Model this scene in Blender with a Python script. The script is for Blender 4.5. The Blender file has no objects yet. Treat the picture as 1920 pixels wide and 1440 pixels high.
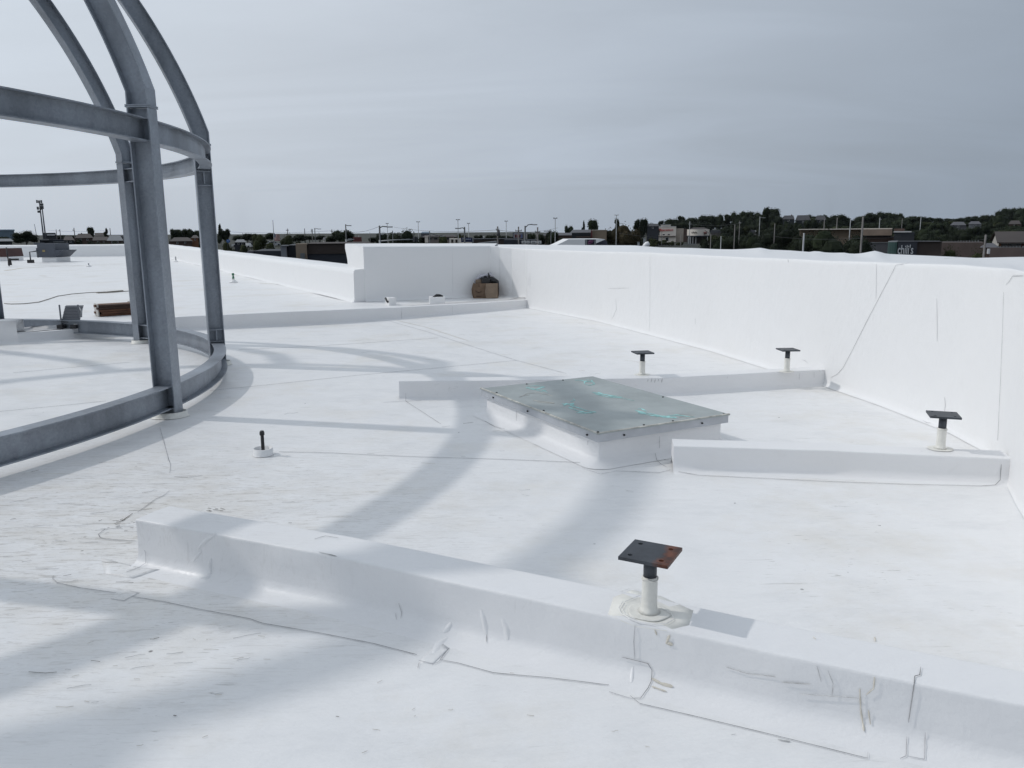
import bpy, math, random
from math import radians as R, sin, cos, pi
from mathutils import Vector, Matrix, noise
from mathutils.bvhtree import BVHTree
random.seed(7)
sc = bpy.context.scene
col = sc.collection

# ------------------------------------------------------------------ camera
F_, YH, ROLL, CH = 1480.0, 438.0, 0.008, 1.6          # focal length (px of 1920), horizon row, roll, eye height over the roof
pt = math.atan((720 - YH) / F_)
cF = Vector((0, cos(pt), -sin(pt))); cR0 = Vector((1, 0, 0)); cU0 = Vector((0, sin(pt), cos(pt)))
cR = cos(ROLL) * cR0 - sin(ROLL) * cU0; cU = sin(ROLL) * cR0 + cos(ROLL) * cU0
camd = bpy.data.cameras.new('camera'); cam = bpy.data.objects.new('camera', camd); col.objects.link(cam)
M = Matrix((cR, cU, -cF)).transposed().to_4x4(); M.translation = (0, 0, CH)
cam.matrix_world = M
camd.sensor_width = 36; camd.lens = 36 * F_ / 1920; camd.clip_start = 0.05; camd.clip_end = 9000
sc.camera = cam
# ------------------------------------------------------------------ light
SAZ, SEL = R(166.5), R(41)                            # sun stands to the left, a little ahead of the camera
sdir = Vector((cos(SAZ) * cos(SEL), sin(SAZ) * cos(SEL), sin(SEL)))
sl = bpy.data.lights.new('sun', 'SUN'); sl.energy = 2.25; sl.angle = R(1.1); sl.color = (1, .97, .94)
so = bpy.data.objects.new('sun', sl); col.objects.link(so); so.rotation_euler = sdir.to_track_quat('Z', 'Y').to_euler()
w = bpy.data.worlds.new('World'); sc.world = w; w.use_nodes = True
nt = w.node_tree; nt.nodes.clear()
def N(nt, t, **k):
    n = nt.nodes.new(t)
    for a, b in k.items():
        if a.startswith('i_'): n.inputs[a[2:].replace('_', ' ')].default_value = b
        elif a.startswith('j'): n.inputs[int(a[1:])].default_value = b
        else: setattr(n, a, b)
    return n
L = nt.links.new
sky = N(nt, 'ShaderNodeTexSky', sky_type='NISHITA', sun_disc=False, sun_elevation=SEL, sun_rotation=pi / 2 - SAZ, dust_density=4, air_density=1.2)
b1 = N(nt, 'ShaderNodeBackground', i_Strength=.1)
hs = N(nt, 'ShaderNodeHueSaturation', i_Saturation=.6)
L(sky.outputs[0], hs.inputs['Color']); L(hs.outputs[0], b1.inputs[0])
tc = N(nt, 'ShaderNodeTexCoord')
nm = N(nt, 'ShaderNodeVectorMath', operation='NORMALIZE'); L(tc.outputs['Generated'], nm.inputs[0])
dt = N(nt, 'ShaderNodeVectorMath', operation='DOT_PRODUCT'); L(nm.outputs[0], dt.inputs[0]); dt.inputs[1].default_value = sdir
mr = N(nt, 'ShaderNodeMapRange', j1=-.5, j2=.85, j3=0.0, j4=1.0); L(dt.outputs['Value'], mr.inputs[0])
cr = N(nt, 'ShaderNodeValToRGB'); e = cr.color_ramp.elements                # high thin haze, brighter towards the sun
e[0].position = 0; e[0].color = (.39, .465, .57, 1); e[1].position = 1; e[1].color = (1.12, 1.24, 1.38, 1)
for p_, c_ in ((.25, (.49, .575, .69, 1)), (.5, (.73, .825, .955, 1)), (.74, (.94, 1.03, 1.15, 1))):
    q = cr.color_ramp.elements.new(p_); q.color = c_
L(mr.outputs[0], cr.inputs[0])
b2 = N(nt, 'ShaderNodeBackground', i_Strength=1.12); L(cr.outputs[0], b2.inputs[0])
# cirrus streaks: a flat cloud plane high up, seen in perspective
sx = N(nt, 'ShaderNodeSeparateXYZ'); L(nm.outputs[0], sx.inputs[0])
mz = N(nt, 'ShaderNodeMath', operation='MAXIMUM', j1=.05); L(sx.outputs[2], mz.inputs[0])
az_ = N(nt, 'ShaderNodeMath', operation='ADD', j1=.16); L(mz.outputs[0], az_.inputs[0])
dx = N(nt, 'ShaderNodeMath', operation='DIVIDE'); L(sx.outputs[0], dx.inputs[0]); L(az_.outputs[0], dx.inputs[1])
dy = N(nt, 'ShaderNodeMath', operation='DIVIDE'); L(sx.outputs[1], dy.inputs[0]); L(az_.outputs[0], dy.inputs[1])
cx_ = N(nt, 'ShaderNodeCombineXYZ'); L(dx.outputs[0], cx_.inputs[0]); L(dy.outputs[0], cx_.inputs[1])
mp = N(nt, 'ShaderNodeMapping'); mp.inputs['Rotation'].default_value = (0, 0, R(28)); mp.inputs['Scale'].default_value = (.35, 1.0, 1); L(cx_.outputs[0], mp.inputs[0])
nz = N(nt, 'ShaderNodeTexNoise', i_Scale=1.1, i_Detail=8, i_Roughness=.56, i_Distortion=1.4); L(mp.outputs[0], nz.inputs['Vector'])
m2 = N(nt, 'ShaderNodeMapRange', j1=.34, j2=.66, j3=.84, j4=.99); L(nz.outputs[0], m2.inputs[0])
mix = N(nt, 'ShaderNodeMixShader'); L(m2.outputs[0], mix.inputs[0]); L(b1.outputs[0], mix.inputs[1]); L(b2.outputs[0], mix.inputs[2])
out = N(nt, 'ShaderNodeOutputWorld'); L(mix.outputs[0], out.inputs[0])
sc.view_settings.view_transform = 'Standard'; sc.view_settings.look = 'None'
sc.view_settings.exposure = -.80; sc.view_settings.gamma = 1.0; sc.view_settings.use_curve_mapping = False
sc.cycles.max_bounces = 6; sc.cycles.diffuse_bounces = 4

# ------------------------------------------------------------------ pixel / ground helpers
EYE = Vector((0, 0, CH))
def ray(x, y): return cF * F_ + cR * (x - 960) + cU * (720 - y)
def G(x, y, z=0.0):                                   # the point of the level z seen at photo pixel x, y
    d = ray(x, y); return EYE + d * ((z - CH) / d.z)
def at(x, y, D):                                      # the point at forward distance D
    d = ray(x, y); return EYE + d * (D / d.y)
def hor(x): return YH - ROLL * (x - 960)
def n3(p, s, seed=0): return noise.noise(Vector((p[0] * s + seed, p[1] * s - seed, (p[2] if len(p) > 2 else 0) * s + seed * .37)))
def sst(a, b, x):
    t = max(0, min(1, (x - a) / (b - a))); return t * t * (3 - 2 * t)
# ------------------------------------------------------------------ materials
def mat(name, base, rough=.6, metal=0.0, var=.0, vs=5.0, c2=None, bump=0.0, bs=30.0, spec=.5, strk=None, rnd=0.0):
    m = bpy.data.materials.new(name); m.use_nodes = True; t = m.node_tree; P = t.nodes['Principled BSDF']; K = t.links.new
    P.inputs['Roughness'].default_value = rough; P.inputs['Metallic'].default_value = metal
    P.inputs['Specular IOR Level'].default_value = spec
    P.inputs['Base Color'].default_value = (*base, 1)
    tcn = N(t, 'ShaderNodeTexCoord'); src = None
    if var > 0 or c2:
        mpn = N(t, 'ShaderNodeMapping')
        if strk: mpn.inputs['Scale'].default_value = strk
        K(tcn.outputs['Object'], mpn.inputs[0])
        nz = N(t, 'ShaderNodeTexNoise', i_Scale=vs, i_Detail=6, i_Roughness=.6); K(mpn.outputs[0], nz.inputs['Vector'])
        rp = N(t, 'ShaderNodeValToRGB'); a, b = rp.color_ramp.elements; a.position = .35; b.position = .66
        a.color = (*[c * (1 - var) for c in base], 1); b.color = (*(c2 or [min(1, c * (1 + var)) for c in base]), 1)
        K(nz.outputs[0], rp.inputs[0]); src = rp.outputs[0]
    if rnd:
        oi = N(t, 'ShaderNodeObjectInfo'); mr = N(t, 'ShaderNodeMapRange', j3=1 - rnd, j4=1 + rnd); K(oi.outputs['Random'], mr.inputs[0])
        vm = N(t, 'ShaderNodeVectorMath', operation='SCALE'); K(mr.outputs[0], vm.inputs['Scale'])
        if src: K(src, vm.inputs[0])
        else: vm.inputs[0].default_value = base
        src = vm.outputs[0]
    if src: K(src, P.inputs['Base Color'])
    if bump:
        nb = N(t, 'ShaderNodeTexNoise', i_Scale=bs, i_Detail=5); K(tcn.outputs['Object'], nb.inputs['Vector'])
        bp = N(t, 'ShaderNodeBump', i_Strength=bump, i_Distance=.02); K(nb.outputs[0], bp.inputs['Height']); K(bp.outputs[0], P.inputs['Normal'])
    return m
def membrane(name, base, dirt=1.0, fine=1.0):
    """white single-ply roofing: faint tan dirt, thin grey scuffs, black specks, wrinkles"""
    m = bpy.data.materials.new(name); m.use_nodes = True; t = m.node_tree; P = t.nodes['Principled BSDF']; K = t.links.new
    g = N(t, 'ShaderNodeNewGeometry'); pos = g.outputs['Position']
    def nse(scale, vec, det=5, rg=.6, dist=0): 
        q = N(t, 'ShaderNodeTexNoise', i_Scale=scale, i_Detail=det, i_Roughness=rg, i_Distortion=dist); K(vec, q.inputs['Vector']); return q.outputs[0]
    def rng(v, a, b, c=0., d=1.):
        q = N(t, 'ShaderNodeMapRange', j1=a, j2=b, j3=c, j4=d); K(v, q.inputs[0]); return q.outputs[0]
    def mul(a, b):
        q = N(t, 'ShaderNodeMath', operation='MULTIPLY'); K(a, q.inputs[0]); (K(b, q.inputs[1]) if not isinstance(b, float) else setattr(q.inputs[1], 'default_value', b)); return q.outputs[0]
    def mapv(rot, sc_):
        q = N(t, 'ShaderNodeMapping'); q.inputs['Rotation'].default_value = (0, 0, R(rot)); q.inputs['Scale'].default_value = sc_; K(pos, q.inputs[0]); return q.outputs[0]
    def mixc(fac, a, bcol):
        q = N(t, 'ShaderNodeMixRGB'); K(fac, q.inputs[0]); (K(a, q.inputs[1]) if not isinstance(a, tuple) else setattr(q.inputs[1], 'default_value', a)); q.inputs[2].default_value = bcol; return q.outputs[0]
    tan = mul(rng(nse(.8, pos, 9, .7), .5, .70), .34 * dirt)
    c = mixc(tan, (*base, 1), (.60, .54, .43, 1))
    grey = mul(rng(nse(1.7, mapv(-12, (.7, 1.5, 1)), 10, .75), .50, .72), .36 * dirt)
    c = mixc(grey, c, (.56, .57, .58, 1))
    region = rng(nse(.9, pos, 4), .46, .66)
    for i, (rot, s, lo) in enumerate(((-14, (3, 30, 5), .64), (-50, (5, 22, 5), .66), (28, (5, 26, 5), .655))):
        sc1 = mul(rng(nse(1.6 + .5 * i, mapv(rot, s), 4, .6, .5), lo, lo + .07), region)
        c = mixc(mul(sc1, .75 * dirt), c, (.30, .285, .26, 1))
    vo = N(t, 'ShaderNodeTexVoronoi', i_Scale=5.0); K(pos, vo.inputs['Vector'])
    spk = mul(rng(vo.outputs['Distance'], .055, .03), rng(nse(6, pos, 2), .55, .6))
    c = mixc(mul(spk, .8 * dirt), c, (.08, .075, .07, 1))
    dst = N(t, 'ShaderNodeVectorMath', operation='DISTANCE'); K(pos, dst.inputs[0]); dst.inputs[1].default_value = (-2.3, 4.3, 0)
    zone_ = rng(dst.outputs['Value'], 2.6, .4)                                     # the trodden corner by the curb end
    c = mixc(mul(mul(rng(nse(2.6, mapv(-18, (.8, 1.8, 1)), 10, .75), .44, .62), zone_), .30 * dirt), c, (.55, .50, .42, 1))
    for i, (rot, s, lo) in enumerate(((-20, (2, 16, 3), .57), (-45, (3, 14, 3), .59), (8, (3, 20, 3), .58))):
        c = mixc(mul(mul(rng(nse(2.4 + .7 * i, mapv(rot, s), 5, .65, 1.0), lo, lo + .06), zone_), .42 * dirt), c, (.27, .24, .20, 1))
    K(c, P.inputs['Base Color'])
    K(rng(nse(3, pos, 4), .3, .7, .34, .52), P.inputs['Roughness']); P.inputs['Specular IOR Level'].default_value = .38
    h1 = nse(7 , mapv(-15, (.5, 1.5, 1)), 4, .5); h2 = nse(1.4, pos, 2)
    ad = N(t, 'ShaderNodeMath', operation='ADD'); K(mul(h1, .013 * fine), ad.inputs[0]); K(mul(h2, .045 if fine > .9 else .010), ad.inputs[1])
    ad2 = N(t, 'ShaderNodeMath', operation='ADD'); K(ad.outputs[0], ad2.inputs[0]); K(mul(nse(60, pos, 3), .0012), ad2.inputs[1])
    bp = N(t, 'ShaderNodeBump', i_Strength=.9, i_Distance=1.0); K(ad2.outputs[0], bp.inputs['Height']); K(bp.outputs[0], P.inputs['Normal'])
    return m
MW = membrane('white_membrane', (.80, .80, .80))
MWALL = membrane('white_membrane_wall', (.81, .81, .81), dirt=.10, fine=.5)
MCURB = membrane('white_membrane_curb', (.80, .80, .805), dirt=.22, fine=.5)
MCREAM = mat('cream_flashing', (.76, .75, .70), .5, var=.06, vs=12, bump=.3, bs=25)
MYEL = mat('yellowed_adhesive', (.79, .78, .73), .5, var=.08, vs=10)
MSEAM = mat('grey_seam_sealant', (.30, .30, .305), .6, var=.4, vs=9)
MSEAML = mat('pale_seam_edge', (.46, .46, .47), .6, var=.3, vs=9)
MDIRT = mat('dark_dirt', (.12, .105, .085), .9, var=.5, vs=30)
MTAN = mat('tan_stain', (.62, .585, .51), .7, var=.15, vs=20)
def galv(name, k=1.0):
    m = mat(name, (.150 * k, .222 * k, .325 * k), .45, .35, var=.22, vs=2.2, bump=.08, bs=40, strk=(1, 1, .35)); t = m.node_tree; P = t.nodes['Principled BSDF']
    K = t.links.new; tcn = N(t, 'ShaderNodeTexCoord')
    v = N(t, 'ShaderNodeTexVoronoi', i_Scale=55.0); K(tcn.outputs['Object'], v.inputs['Vector'])
    src = P.inputs['Base Color'].links[0].from_socket
    mx = N(t, 'ShaderNodeMixRGB', blend_type='OVERLAY', j0=.10); K(src, mx.inputs[1]); vb = N(t, 'ShaderNodeRGBToBW'); K(v.outputs['Color'], vb.inputs[0]); K(vb.outputs[0], mx.inputs[2])
    bw = N(t, 'ShaderNodeHueSaturation', i_Saturation=.36); K(mx.outputs[0], bw.inputs['Color'])
    nz = N(t, 'ShaderNodeTexNoise', i_Scale=2.2, i_Detail=8, i_Roughness=.7); K(tcn.outputs['Object'], nz.inputs['Vector'])
    rg = N(t, 'ShaderNodeMapRange', j1=.58, j2=.74, j3=0, j4=.45); K(nz.outputs[0], rg.inputs[0])
    m3 = N(t, 'ShaderNodeMixRGB'); K(rg.outputs[0], m3.inputs[0]); K(bw.outputs[0], m3.inputs[1]); m3.inputs[2].default_value = (.10 * k, .105 * k, .12 * k, 1)
    K(m3.outputs[0], P.inputs['Base Color']); return m
MG = galv('galvanised_steel', 1.0)
MLID = mat('grey_sheet_metal_lid', (.36, .395, .39), .5, .2, var=.13, vs=2.5, bump=.05)
MLIDS = mat('grey_sheet_metal_flange', (.46, .48, .51), .42, .25, var=.08, vs=6)
MRIM = mat('worn_highlit_rim', (.50, .49, .45), .6, .2, var=.35, vs=14)  # worn rim metal, lightened so the colour carries its edge highlight
MTEAL = mat('teal_spray_paint', (.30, .56, .54), .6, var=.3, vs=20)
MSCR = mat('black_screw', (.02, .02, .022), .6)
MDS = mat('dark_steel', (.045, .052, .062), .5, .3, var=.25, vs=14)
MBLK = mat('black_plastic', (.012, .012, .014), .5)
def rusty():
    m = mat('rusting_dark_steel', (.05, .056, .066), .5, .3, var=.25, vs=14); t = m.node_tree; P = t.nodes['Principled BSDF']; K = t.links.new
    tcn = N(t, 'ShaderNodeTexCoord'); s = N(t, 'ShaderNodeSeparateXYZ'); K(tcn.outputs['Object'], s.inputs[0])
    nz = N(t, 'ShaderNodeTexNoise', i_Scale=18, i_Detail=5); K(tcn.outputs['Object'], nz.inputs['Vector'])
    a = N(t, 'ShaderNodeMath', operation='MULTIPLY_ADD', j1=.06); K(nz.outputs[0], a.inputs[0]); K(s.outputs[0], a.inputs[2])
    r = N(t, 'ShaderNodeMapRange', j1=.062, j2=.088); K(a.outputs[0], r.inputs[0])
    rc = N(t, 'ShaderNodeValToRGB'); rc.color_ramp.elements[0].color = (.06, .022, .014, 1); rc.color_ramp.elements[1].color = (.20, .065, .03, 1); rc.color_ramp.elements[0].position = .4; rc.color_ramp.elements[1].position = .62; K(nz.outputs[0], rc.inputs[0])
    mx = N(t, 'ShaderNodeMixRGB'); K(r.outputs[0], mx.inputs[0]); K(P.inputs['Base Color'].links[0].from_socket, mx.inputs[1]); K(rc.outputs[0], mx.inputs[2]); K(mx.outputs[0], P.inputs['Base Color'])
    return m
MRUST = rusty()
def flat(name, c, rough=.75, var=.12, vs=.6, **k): return mat(name, c, rough, var=var, vs=vs, **k)
LEAF = [mat('dark_foliage', (.013, .019, .012), .85, var=.35, vs=2.0, c2=(.026, .036, .017), rnd=.25, spec=.15),
        mat('olive_foliage', (.022, .029, .012), .85, var=.35, vs=2.0, c2=(.045, .052, .020), rnd=.2, spec=.15),
        mat('brown_green_foliage', (.028, .028, .014), .85, var=.35, vs=1.2, c2=(.058, .044, .022), rnd=.2, spec=.15)]
MBARK = mat('bark', (.055, .045, .038), .9, var=.3, vs=3)
MPOLE = mat('weathered_pole', (.16, .15, .145), .8, var=.2, vs=2)
MPOLEL = mat('pale_metal_pole', (.34, .35, .36), .6, var=.1, vs=2)
MPOLED = mat('dark_metal_pole', (.08, .085, .09), .6, var=.1, vs=2)
MWIRE = mat('black_wire', (.05, .05, .055), .6)

# ------------------------------------------------------------------ mesh helpers
ORG = {}
class MB:
    def __init__(s): s.v = []; s.f = []; s.m = []; s.sm = []
    def add(s, vs, fs, mi=0, smooth=False):
        b = len(s.v); s.v += [Vector(q) for q in vs]
        for f in fs: s.f.append([b + i for i in f]); s.m.append(mi); s.sm.append(smooth)
        return s
    def box(s, c, d, rz=0, mi=0, mtx=None):
        x, y, z = d[0] / 2, d[1] / 2, d[2] / 2; m = mtx or Matrix.Rotation(rz, 3, 'Z'); c = Vector(c)
        vs = [c + m @ Vector(q) for q in ((-x, -y, -z), (x, -y, -z), (x, y, -z), (-x, y, -z), (-x, -y, z), (x, -y, z), (x, y, z), (-x, y, z))]
        return s.add(vs, [(0, 3, 2, 1), (4, 5, 6, 7), (0, 1, 5, 4), (1, 2, 6, 5), (2, 3, 7, 6), (3, 0, 4, 7)], mi)
    def prism(s, poly, z0, z1, mi=0):                 # poly: list of xy, counterclockwise
        n = len(poly); z0s = z0 if isinstance(z0, (list, tuple)) else [z0] * n; z1s = z1 if isinstance(z1, (list, tuple)) else [z1] * n
        vs = [(p[0], p[1], z0s[i]) for i, p in enumerate(poly)] + [(p[0], p[1], z1s[i]) for i, p in enumerate(poly)]
        fs = [tuple(range(n - 1, -1, -1)), tuple(range(n, 2 * n))] + [(i, (i + 1) % n, n + (i + 1) % n, n + i) for i in range(n)]
        return s.add(vs, fs, mi)
    def tube(s, pts, r, n=8, mi=0, caps=True):
        pts = [Vector(p) for p in pts]; rs = r if isinstance(r, (list, tuple)) else [r] * len(pts); vs = []; fs = []
        up = None
        for i, p in enumerate(pts):
            d = (pts[min(i + 1, len(pts) - 1)] - pts[max(i - 1, 0)]).normalized()
            if up is None: up = Vector((0, 0, 1)) if abs(d.z) < .9 else Vector((1, 0, 0))
            a = d.cross(up).normalized(); b = a.cross(d).normalized(); up = b
            for k in range(n): vs.append(p + (a * cos(2 * pi * k / n) + b * sin(2 * pi * k / n)) * rs[i])
        for i in range(len(pts) - 1):
            for k in range(n): fs.append((i * n + k, i * n + (k + 1) % n, (i + 1) * n + (k + 1) % n, (i + 1) * n + k))
        s.add(vs, fs, mi, True)
        if caps:
            b0 = len(s.v) - len(vs)
            s.f += [[b0 + k for k in range(n)][::-1], [b0 + len(vs) - n + k for k in range(n)]]; s.m += [mi, mi]; s.sm += [False, False]
        return s
    def cyl(s, c, r, h, n=16, mi=0, r2=None): c = Vector(c); return s.tube([c, c + Vector((0, 0, h))], [r, r if r2 is None else r2], n, mi)
    def sweep(s, pts, dirs, prof, mi=0, caps=True, smooth=False):      # prof list of (a,b) in the frame dirs[i]=(A,B)
        n = len(prof); vs = []; fs = []
        for p, (A, B) in zip(pts, dirs):
            for a, b in prof: vs.append(Vector(p) + A * a + B * b)
        for i in range(len(pts) - 1):
            for k in range(n): fs.append((i * n + k, i * n + (k + 1) % n, (i + 1) * n + (k + 1) % n, (i + 1) * n + k))
        if caps: fs += [tuple(range(n - 1, -1, -1)), tuple((len(pts) - 1) * n + k for k in range(n))]
        return s.add(vs, fs, mi, smooth)
    def quad(s, a, b, c, d, mi=0): return s.add([a, b, c, d], [(0, 1, 2, 3)], mi)
    def build(s, name, mats, parent=None, loc=None, label=None, cat=None, group=None, kind=None, surf=False):
        if not isinstance(mats, (list, tuple)): mats = [mats]
        o0 = Vector(loc) if loc is not None else (ORG.get(parent.name, Vector()) if parent else Vector())
        me = bpy.data.meshes.new(name); me.from_pydata([tuple(q - o0) for q in s.v], [], s.f)
        for m in mats: me.materials.append(m)
        me.polygons.foreach_set('material_index', s.m); me.polygons.foreach_set('use_smooth', s.sm); me.update()
        o = bpy.data.objects.new(name, me); col.objects.link(o)
        if parent: o.parent = parent; ORG[o.name] = ORG.get(parent.name, Vector())
        else: o.location = o0; ORG[o.name] = o0
        tag(o, label, cat, group, kind)
        if surf: SURF.append(BVHTree.FromPolygons([tuple(q) for q in s.v], s.f))
        return o
SURF = []
def tag(o, label=None, cat=None, group=None, kind=None):
    if label: o['label'] = label
    if cat: o['category'] = cat
    if group: o['group'] = group
    if kind: o['kind'] = kind
    return o
def thing(name, label, cat, loc, group=None):
    o = bpy.data.objects.new(name, None); o.empty_display_size = .2; col.objects.link(o); o.location = loc; ORG[o.name] = Vector(loc)
    return tag(o, label, cat, group)
def copy_thing(src, loc, rz=0, scale=None, label=None, group=None):
    c = src.copy(); col.objects.link(c); c.location = loc; c.rotation_euler = (0, 0, rz); ORG[c.name] = Vector(loc)
    if scale: c.scale = scale
    if label: c['label'] = label
    if group: c['group'] = group
    for ch in [o for o in src.children]:
        d = ch.copy(); col.objects.link(d); d.parent = c
        for g in [o for o in ch.children]:
            h = g.copy(); col.objects.link(h); h.parent = d
    return c
def resamp(pts, step):
    """pts: list of tuples of floats, first two are xy; linear resample"""
    outp = [list(pts[0])]
    for a, b in zip(pts, pts[1:]):
        n = max(1, int(math.hypot(b[0] - a[0], b[1] - a[1]) / step))
        for i in range(1, n + 1): outp.append([u + (v - u) * i / n for u, v in zip(a, b)])
    return outp
def ribbon(mb, pxs, wid, step=14, mi=0, off=.003, jit=0.0):
    """a line of sealant or dirt that follows the membrane under these photo points"""
    P = resamp(pxs, step); pts = []
    for q in P:
        d = ray(q[0], q[1]).normalized(); best = None
        for t in SURF:
            h = t.ray_cast(EYE, d)
            if h[0] is not None and (best is None or h[3] < best[3]): best = h
        if best is None: continue
        nn = best[1] if best[1].dot(d) < 0 else -best[1]
        pts.append((best[0] + nn * off, nn))
    # break where the surface jumps
    run = []
    def flush():
        if len(run) < 2: return
        vs = []; fs = []
        for i, (p, nn) in enumerate(run):
            tdir = run[min(i + 1, len(run) - 1)][0] - run[max(i - 1, 0)][0]; sd = tdir.cross(nn)
            if sd.length < 1e-7: sd = Vector((1, 0, 0))
            sd.normalize(); ww = wid * (1 + jit * n3(p, 40)) * (.35 if i in (0, len(run) - 1) and jit else 1)
            vs += [p + sd * ww / 2, p + nn * .0015, p - sd * ww / 2]
        for i in range(len(run) - 1): fs += [(3 * i, 3 * i + 1, 3 * i + 4, 3 * i + 3), (3 * i + 1, 3 * i + 2, 3 * i + 5, 3 * i + 4)]
        mb.add(vs, fs, mi)
    for q in pts:
        if run and (q[0] - run[-1][0]).length > .02 * (q[0] - EYE).length + .12: flush(); run = []
        run.append(q)
    flush()

# ================================================================== LARGE STRUCTURE
UZ = .16                                              # level of the roof beyond the step
# step between the two roof levels: base line in the photo and the height of its lip
STEP = [(-420, 668, .36), (-120, 652, .36), (-1, 645, .36), (34, 644.5, .36), (35.5, 644.4, .165), (73, 640, .15), (139, 635, .15), (141, 634.5, .235), (252, 629, .235), (339, 620, .24), (500, 613, .25), (640, 606, .245), (760, 597, .22), (880, 587, .19), (984, 577.5, .17), (993, 577, .17)]
stepb = [(*G(x, y).to_2d(), h) for x, y, h in STEP]
# base line of the tall curved wall on the right (photo px; level), nearest last
WB = [(919.5, 556.4, UZ), (937, 556.8, UZ), (960, 558, UZ), (986, 561, UZ), (987.5, 577, 0), (1050, 589, 0), (1120, 602, 0), (1220, 628, 0), (1335, 658, 0), (1425, 686, 0), (1545, 722, 0), (1650, 758, 0), (1780, 808, 0), (1850, 845, 0), (1880, 890, 0), (1905, 940, 0), (1950, 1010, 0), (2030, 1120, 0), (2200, 1330, 0)]
WT = [(919.5, 461), (937, 462.5), (960, 464.5), (986, 466.5), (987.5, 467), (1050, 469), (1120, 471.5), (1220, 474), (1335, 480), (1425, 484), (1545, 489), (1650, 493.5), (1780, 497.5), (1850, 505), (1880, 512), (1905, 515), (1950, 518), (2030, 522), (2200, 530)]
QY = [(919, 21.5), (1000, 20.2), (1100, 18.8), (1200, 17.2), (1300, 15.6), (1400, 14.2), (1500, 12.9), (1600, 11.8), (1700, 10.8), (1800, 10.0), (1900, 9.3), (1960, 9.0), (2100, 8.2), (2300, 7.0)]
QS = [(919, 458.4), (985, 458.6), (1035, 459.6), (1060, 459), (1100, 459.6), (1190, 460), (1206, 461.5), (1240, 464), (1300, 465), (1340, 467), (1375, 467.6), (1405, 466.3), (1422, 464.8), (1432, 463.9), (1436, 467.6), (1480, 469.4), (1518, 472.3), (1526, 471), (1532, 470), (1540, 472.6), (1560, 474), (1582, 473.5), (1597, 476), (1615, 475), (1632, 471.6), (1643, 469.7), (1652, 473), (1663, 476), (1700, 477.5), (1780, 481), (1830, 483.6), (1880, 482.2), (1920, 481.5), (2000, 484), (2300, 492)]
def lerp_t(tab, x):
    if x <= tab[0][0]: return tab[0][1:] if len(tab[0]) > 2 else tab[0][1]
    for a, b in zip(tab, tab[1:]):
        if x <= b[0]:
            t = (x - a[0]) / (b[0] - a[0]); r = [u + (v - u) * t for u, v in zip(a[1:], b[1:])]; return r if len(r) > 1 else r[0]
    return tab[-1][1:] if len(tab[-1]) > 2 else tab[-1][1]
wall_base = [G(x, y, z) for x, y, z in WB]

# long parapet that runs away on the left, and the far one
lw = [G(665, 567, UZ), G(298, 479.6, UZ)]; fw0 = G(-150, 484.2, UZ)
back_corner = lw[0]; back_right = wall_base[0]
# --- ground far below
mb = MB(); rad = [0, 8, 20, 40, 60, 80, 100, 130, 160, 200, 240, 280, 330, 390, 460, 540, 640, 760, 900, 1100, 1350, 1650, 2000, 2400, 3000, 4500]; NA = 192
def H(X, Y):
    r = math.hypot(X, Y); t = X / Y if Y > 1 else (9 if X > 0 else -9)
    h = -8 + (6.8 - 3.6 * sst(.0, .1, t if Y > 1 else 0)) * sst(110, 300, r) + 9 * sst(440, 640, r) * sst(.03, .30, t if Y > 1 else 0)
    h += 9 * sst(1000, 2100, r) * (.75 + .5 * noise.noise(Vector((X / 500, Y / 500, 3))))
    return h
vs = [(0, 0, -8)]
for r_ in rad[1:]:
    for k in range(NA):
        a = 2 * pi * k / NA; X, Y = r_ * cos(a), r_ * sin(a); vs.append((X, Y, H(X, Y)))
fs = [(0, 1 + k, 1 + (k + 1) % NA) for k in range(NA)]
for j in range(len(rad) - 2):
    b = 1 + j * NA
    for k in range(NA): fs.append((b + k, b + NA + k, b + NA + (k + 1) % NA, b + (k + 1) % NA))
mb.add(vs, fs, 0, True)
mb.build('ground', mat('grass_and_dry_soil', (.020, .026, .015), .95, var=.4, vs=.02, c2=(.035, .036, .024)), kind='structure')
# asphalt sheet of the streets and car parks round the building
mb = MB(); pts_ = [(r_ * cos(a), r_ * sin(a)) for a in [k * pi / 24 for k in range(48)] for r_ in (150,)]
mb.add([(x, y, -7.99) for x, y in pts_], [tuple(range(48))])
mb.build('car_park', mat('asphalt', (.055, .055, .058), .9, var=.25, vs=.3), kind='structure')

# --- lower roof: outline = step line, wall base, round behind the camera
def wavy_sheet(name, outline, z, mt, **k):
    import bmesh
    bm = bmesh.new(); vv = [bm.verts.new((p[0], p[1], z)) for p in outline]; bm.faces.new(vv)
    bmesh.ops.triangulate(bm, faces=bm.faces[:])
    m = MB(); m.add([v.co.copy() for v in bm.verts], [[v.index for v in f.verts] for f in bm.faces] if not bm.verts.index_update() else 0)
    bm.free(); return m.build(name, mt, **k)
low = [(p[0], p[1] + .08) for p in stepb] + [tuple((p + (p - Vector((0, 8, 0))).normalized() * .25)[:2]) for p in wall_base[4:]] + [(3.2, 1.0), (3.6, -2), (3.6, -14), (-30, -14), (-30, 6)]
roof = wavy_sheet('roof_membrane', low[::-1], 0.0, MW, kind='structure', surf=True)
# upper roof
nrm = (lw[0] - lw[1]).cross(Vector((0, 0, 1))).normalized()
up = [(p[0], p[1] + .12) for p in stepb][::-1] + [(-60, 12), (-75, 60), tuple(fw0[:2]), tuple(lw[1][:2]), tuple(lw[0][:2]), tuple(back_right[:2]), tuple(wall_base[3][:2])]
wavy_sheet('upper_roof_membrane', up[::-1], UZ, MW, kind='structure', surf=True)
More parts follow.
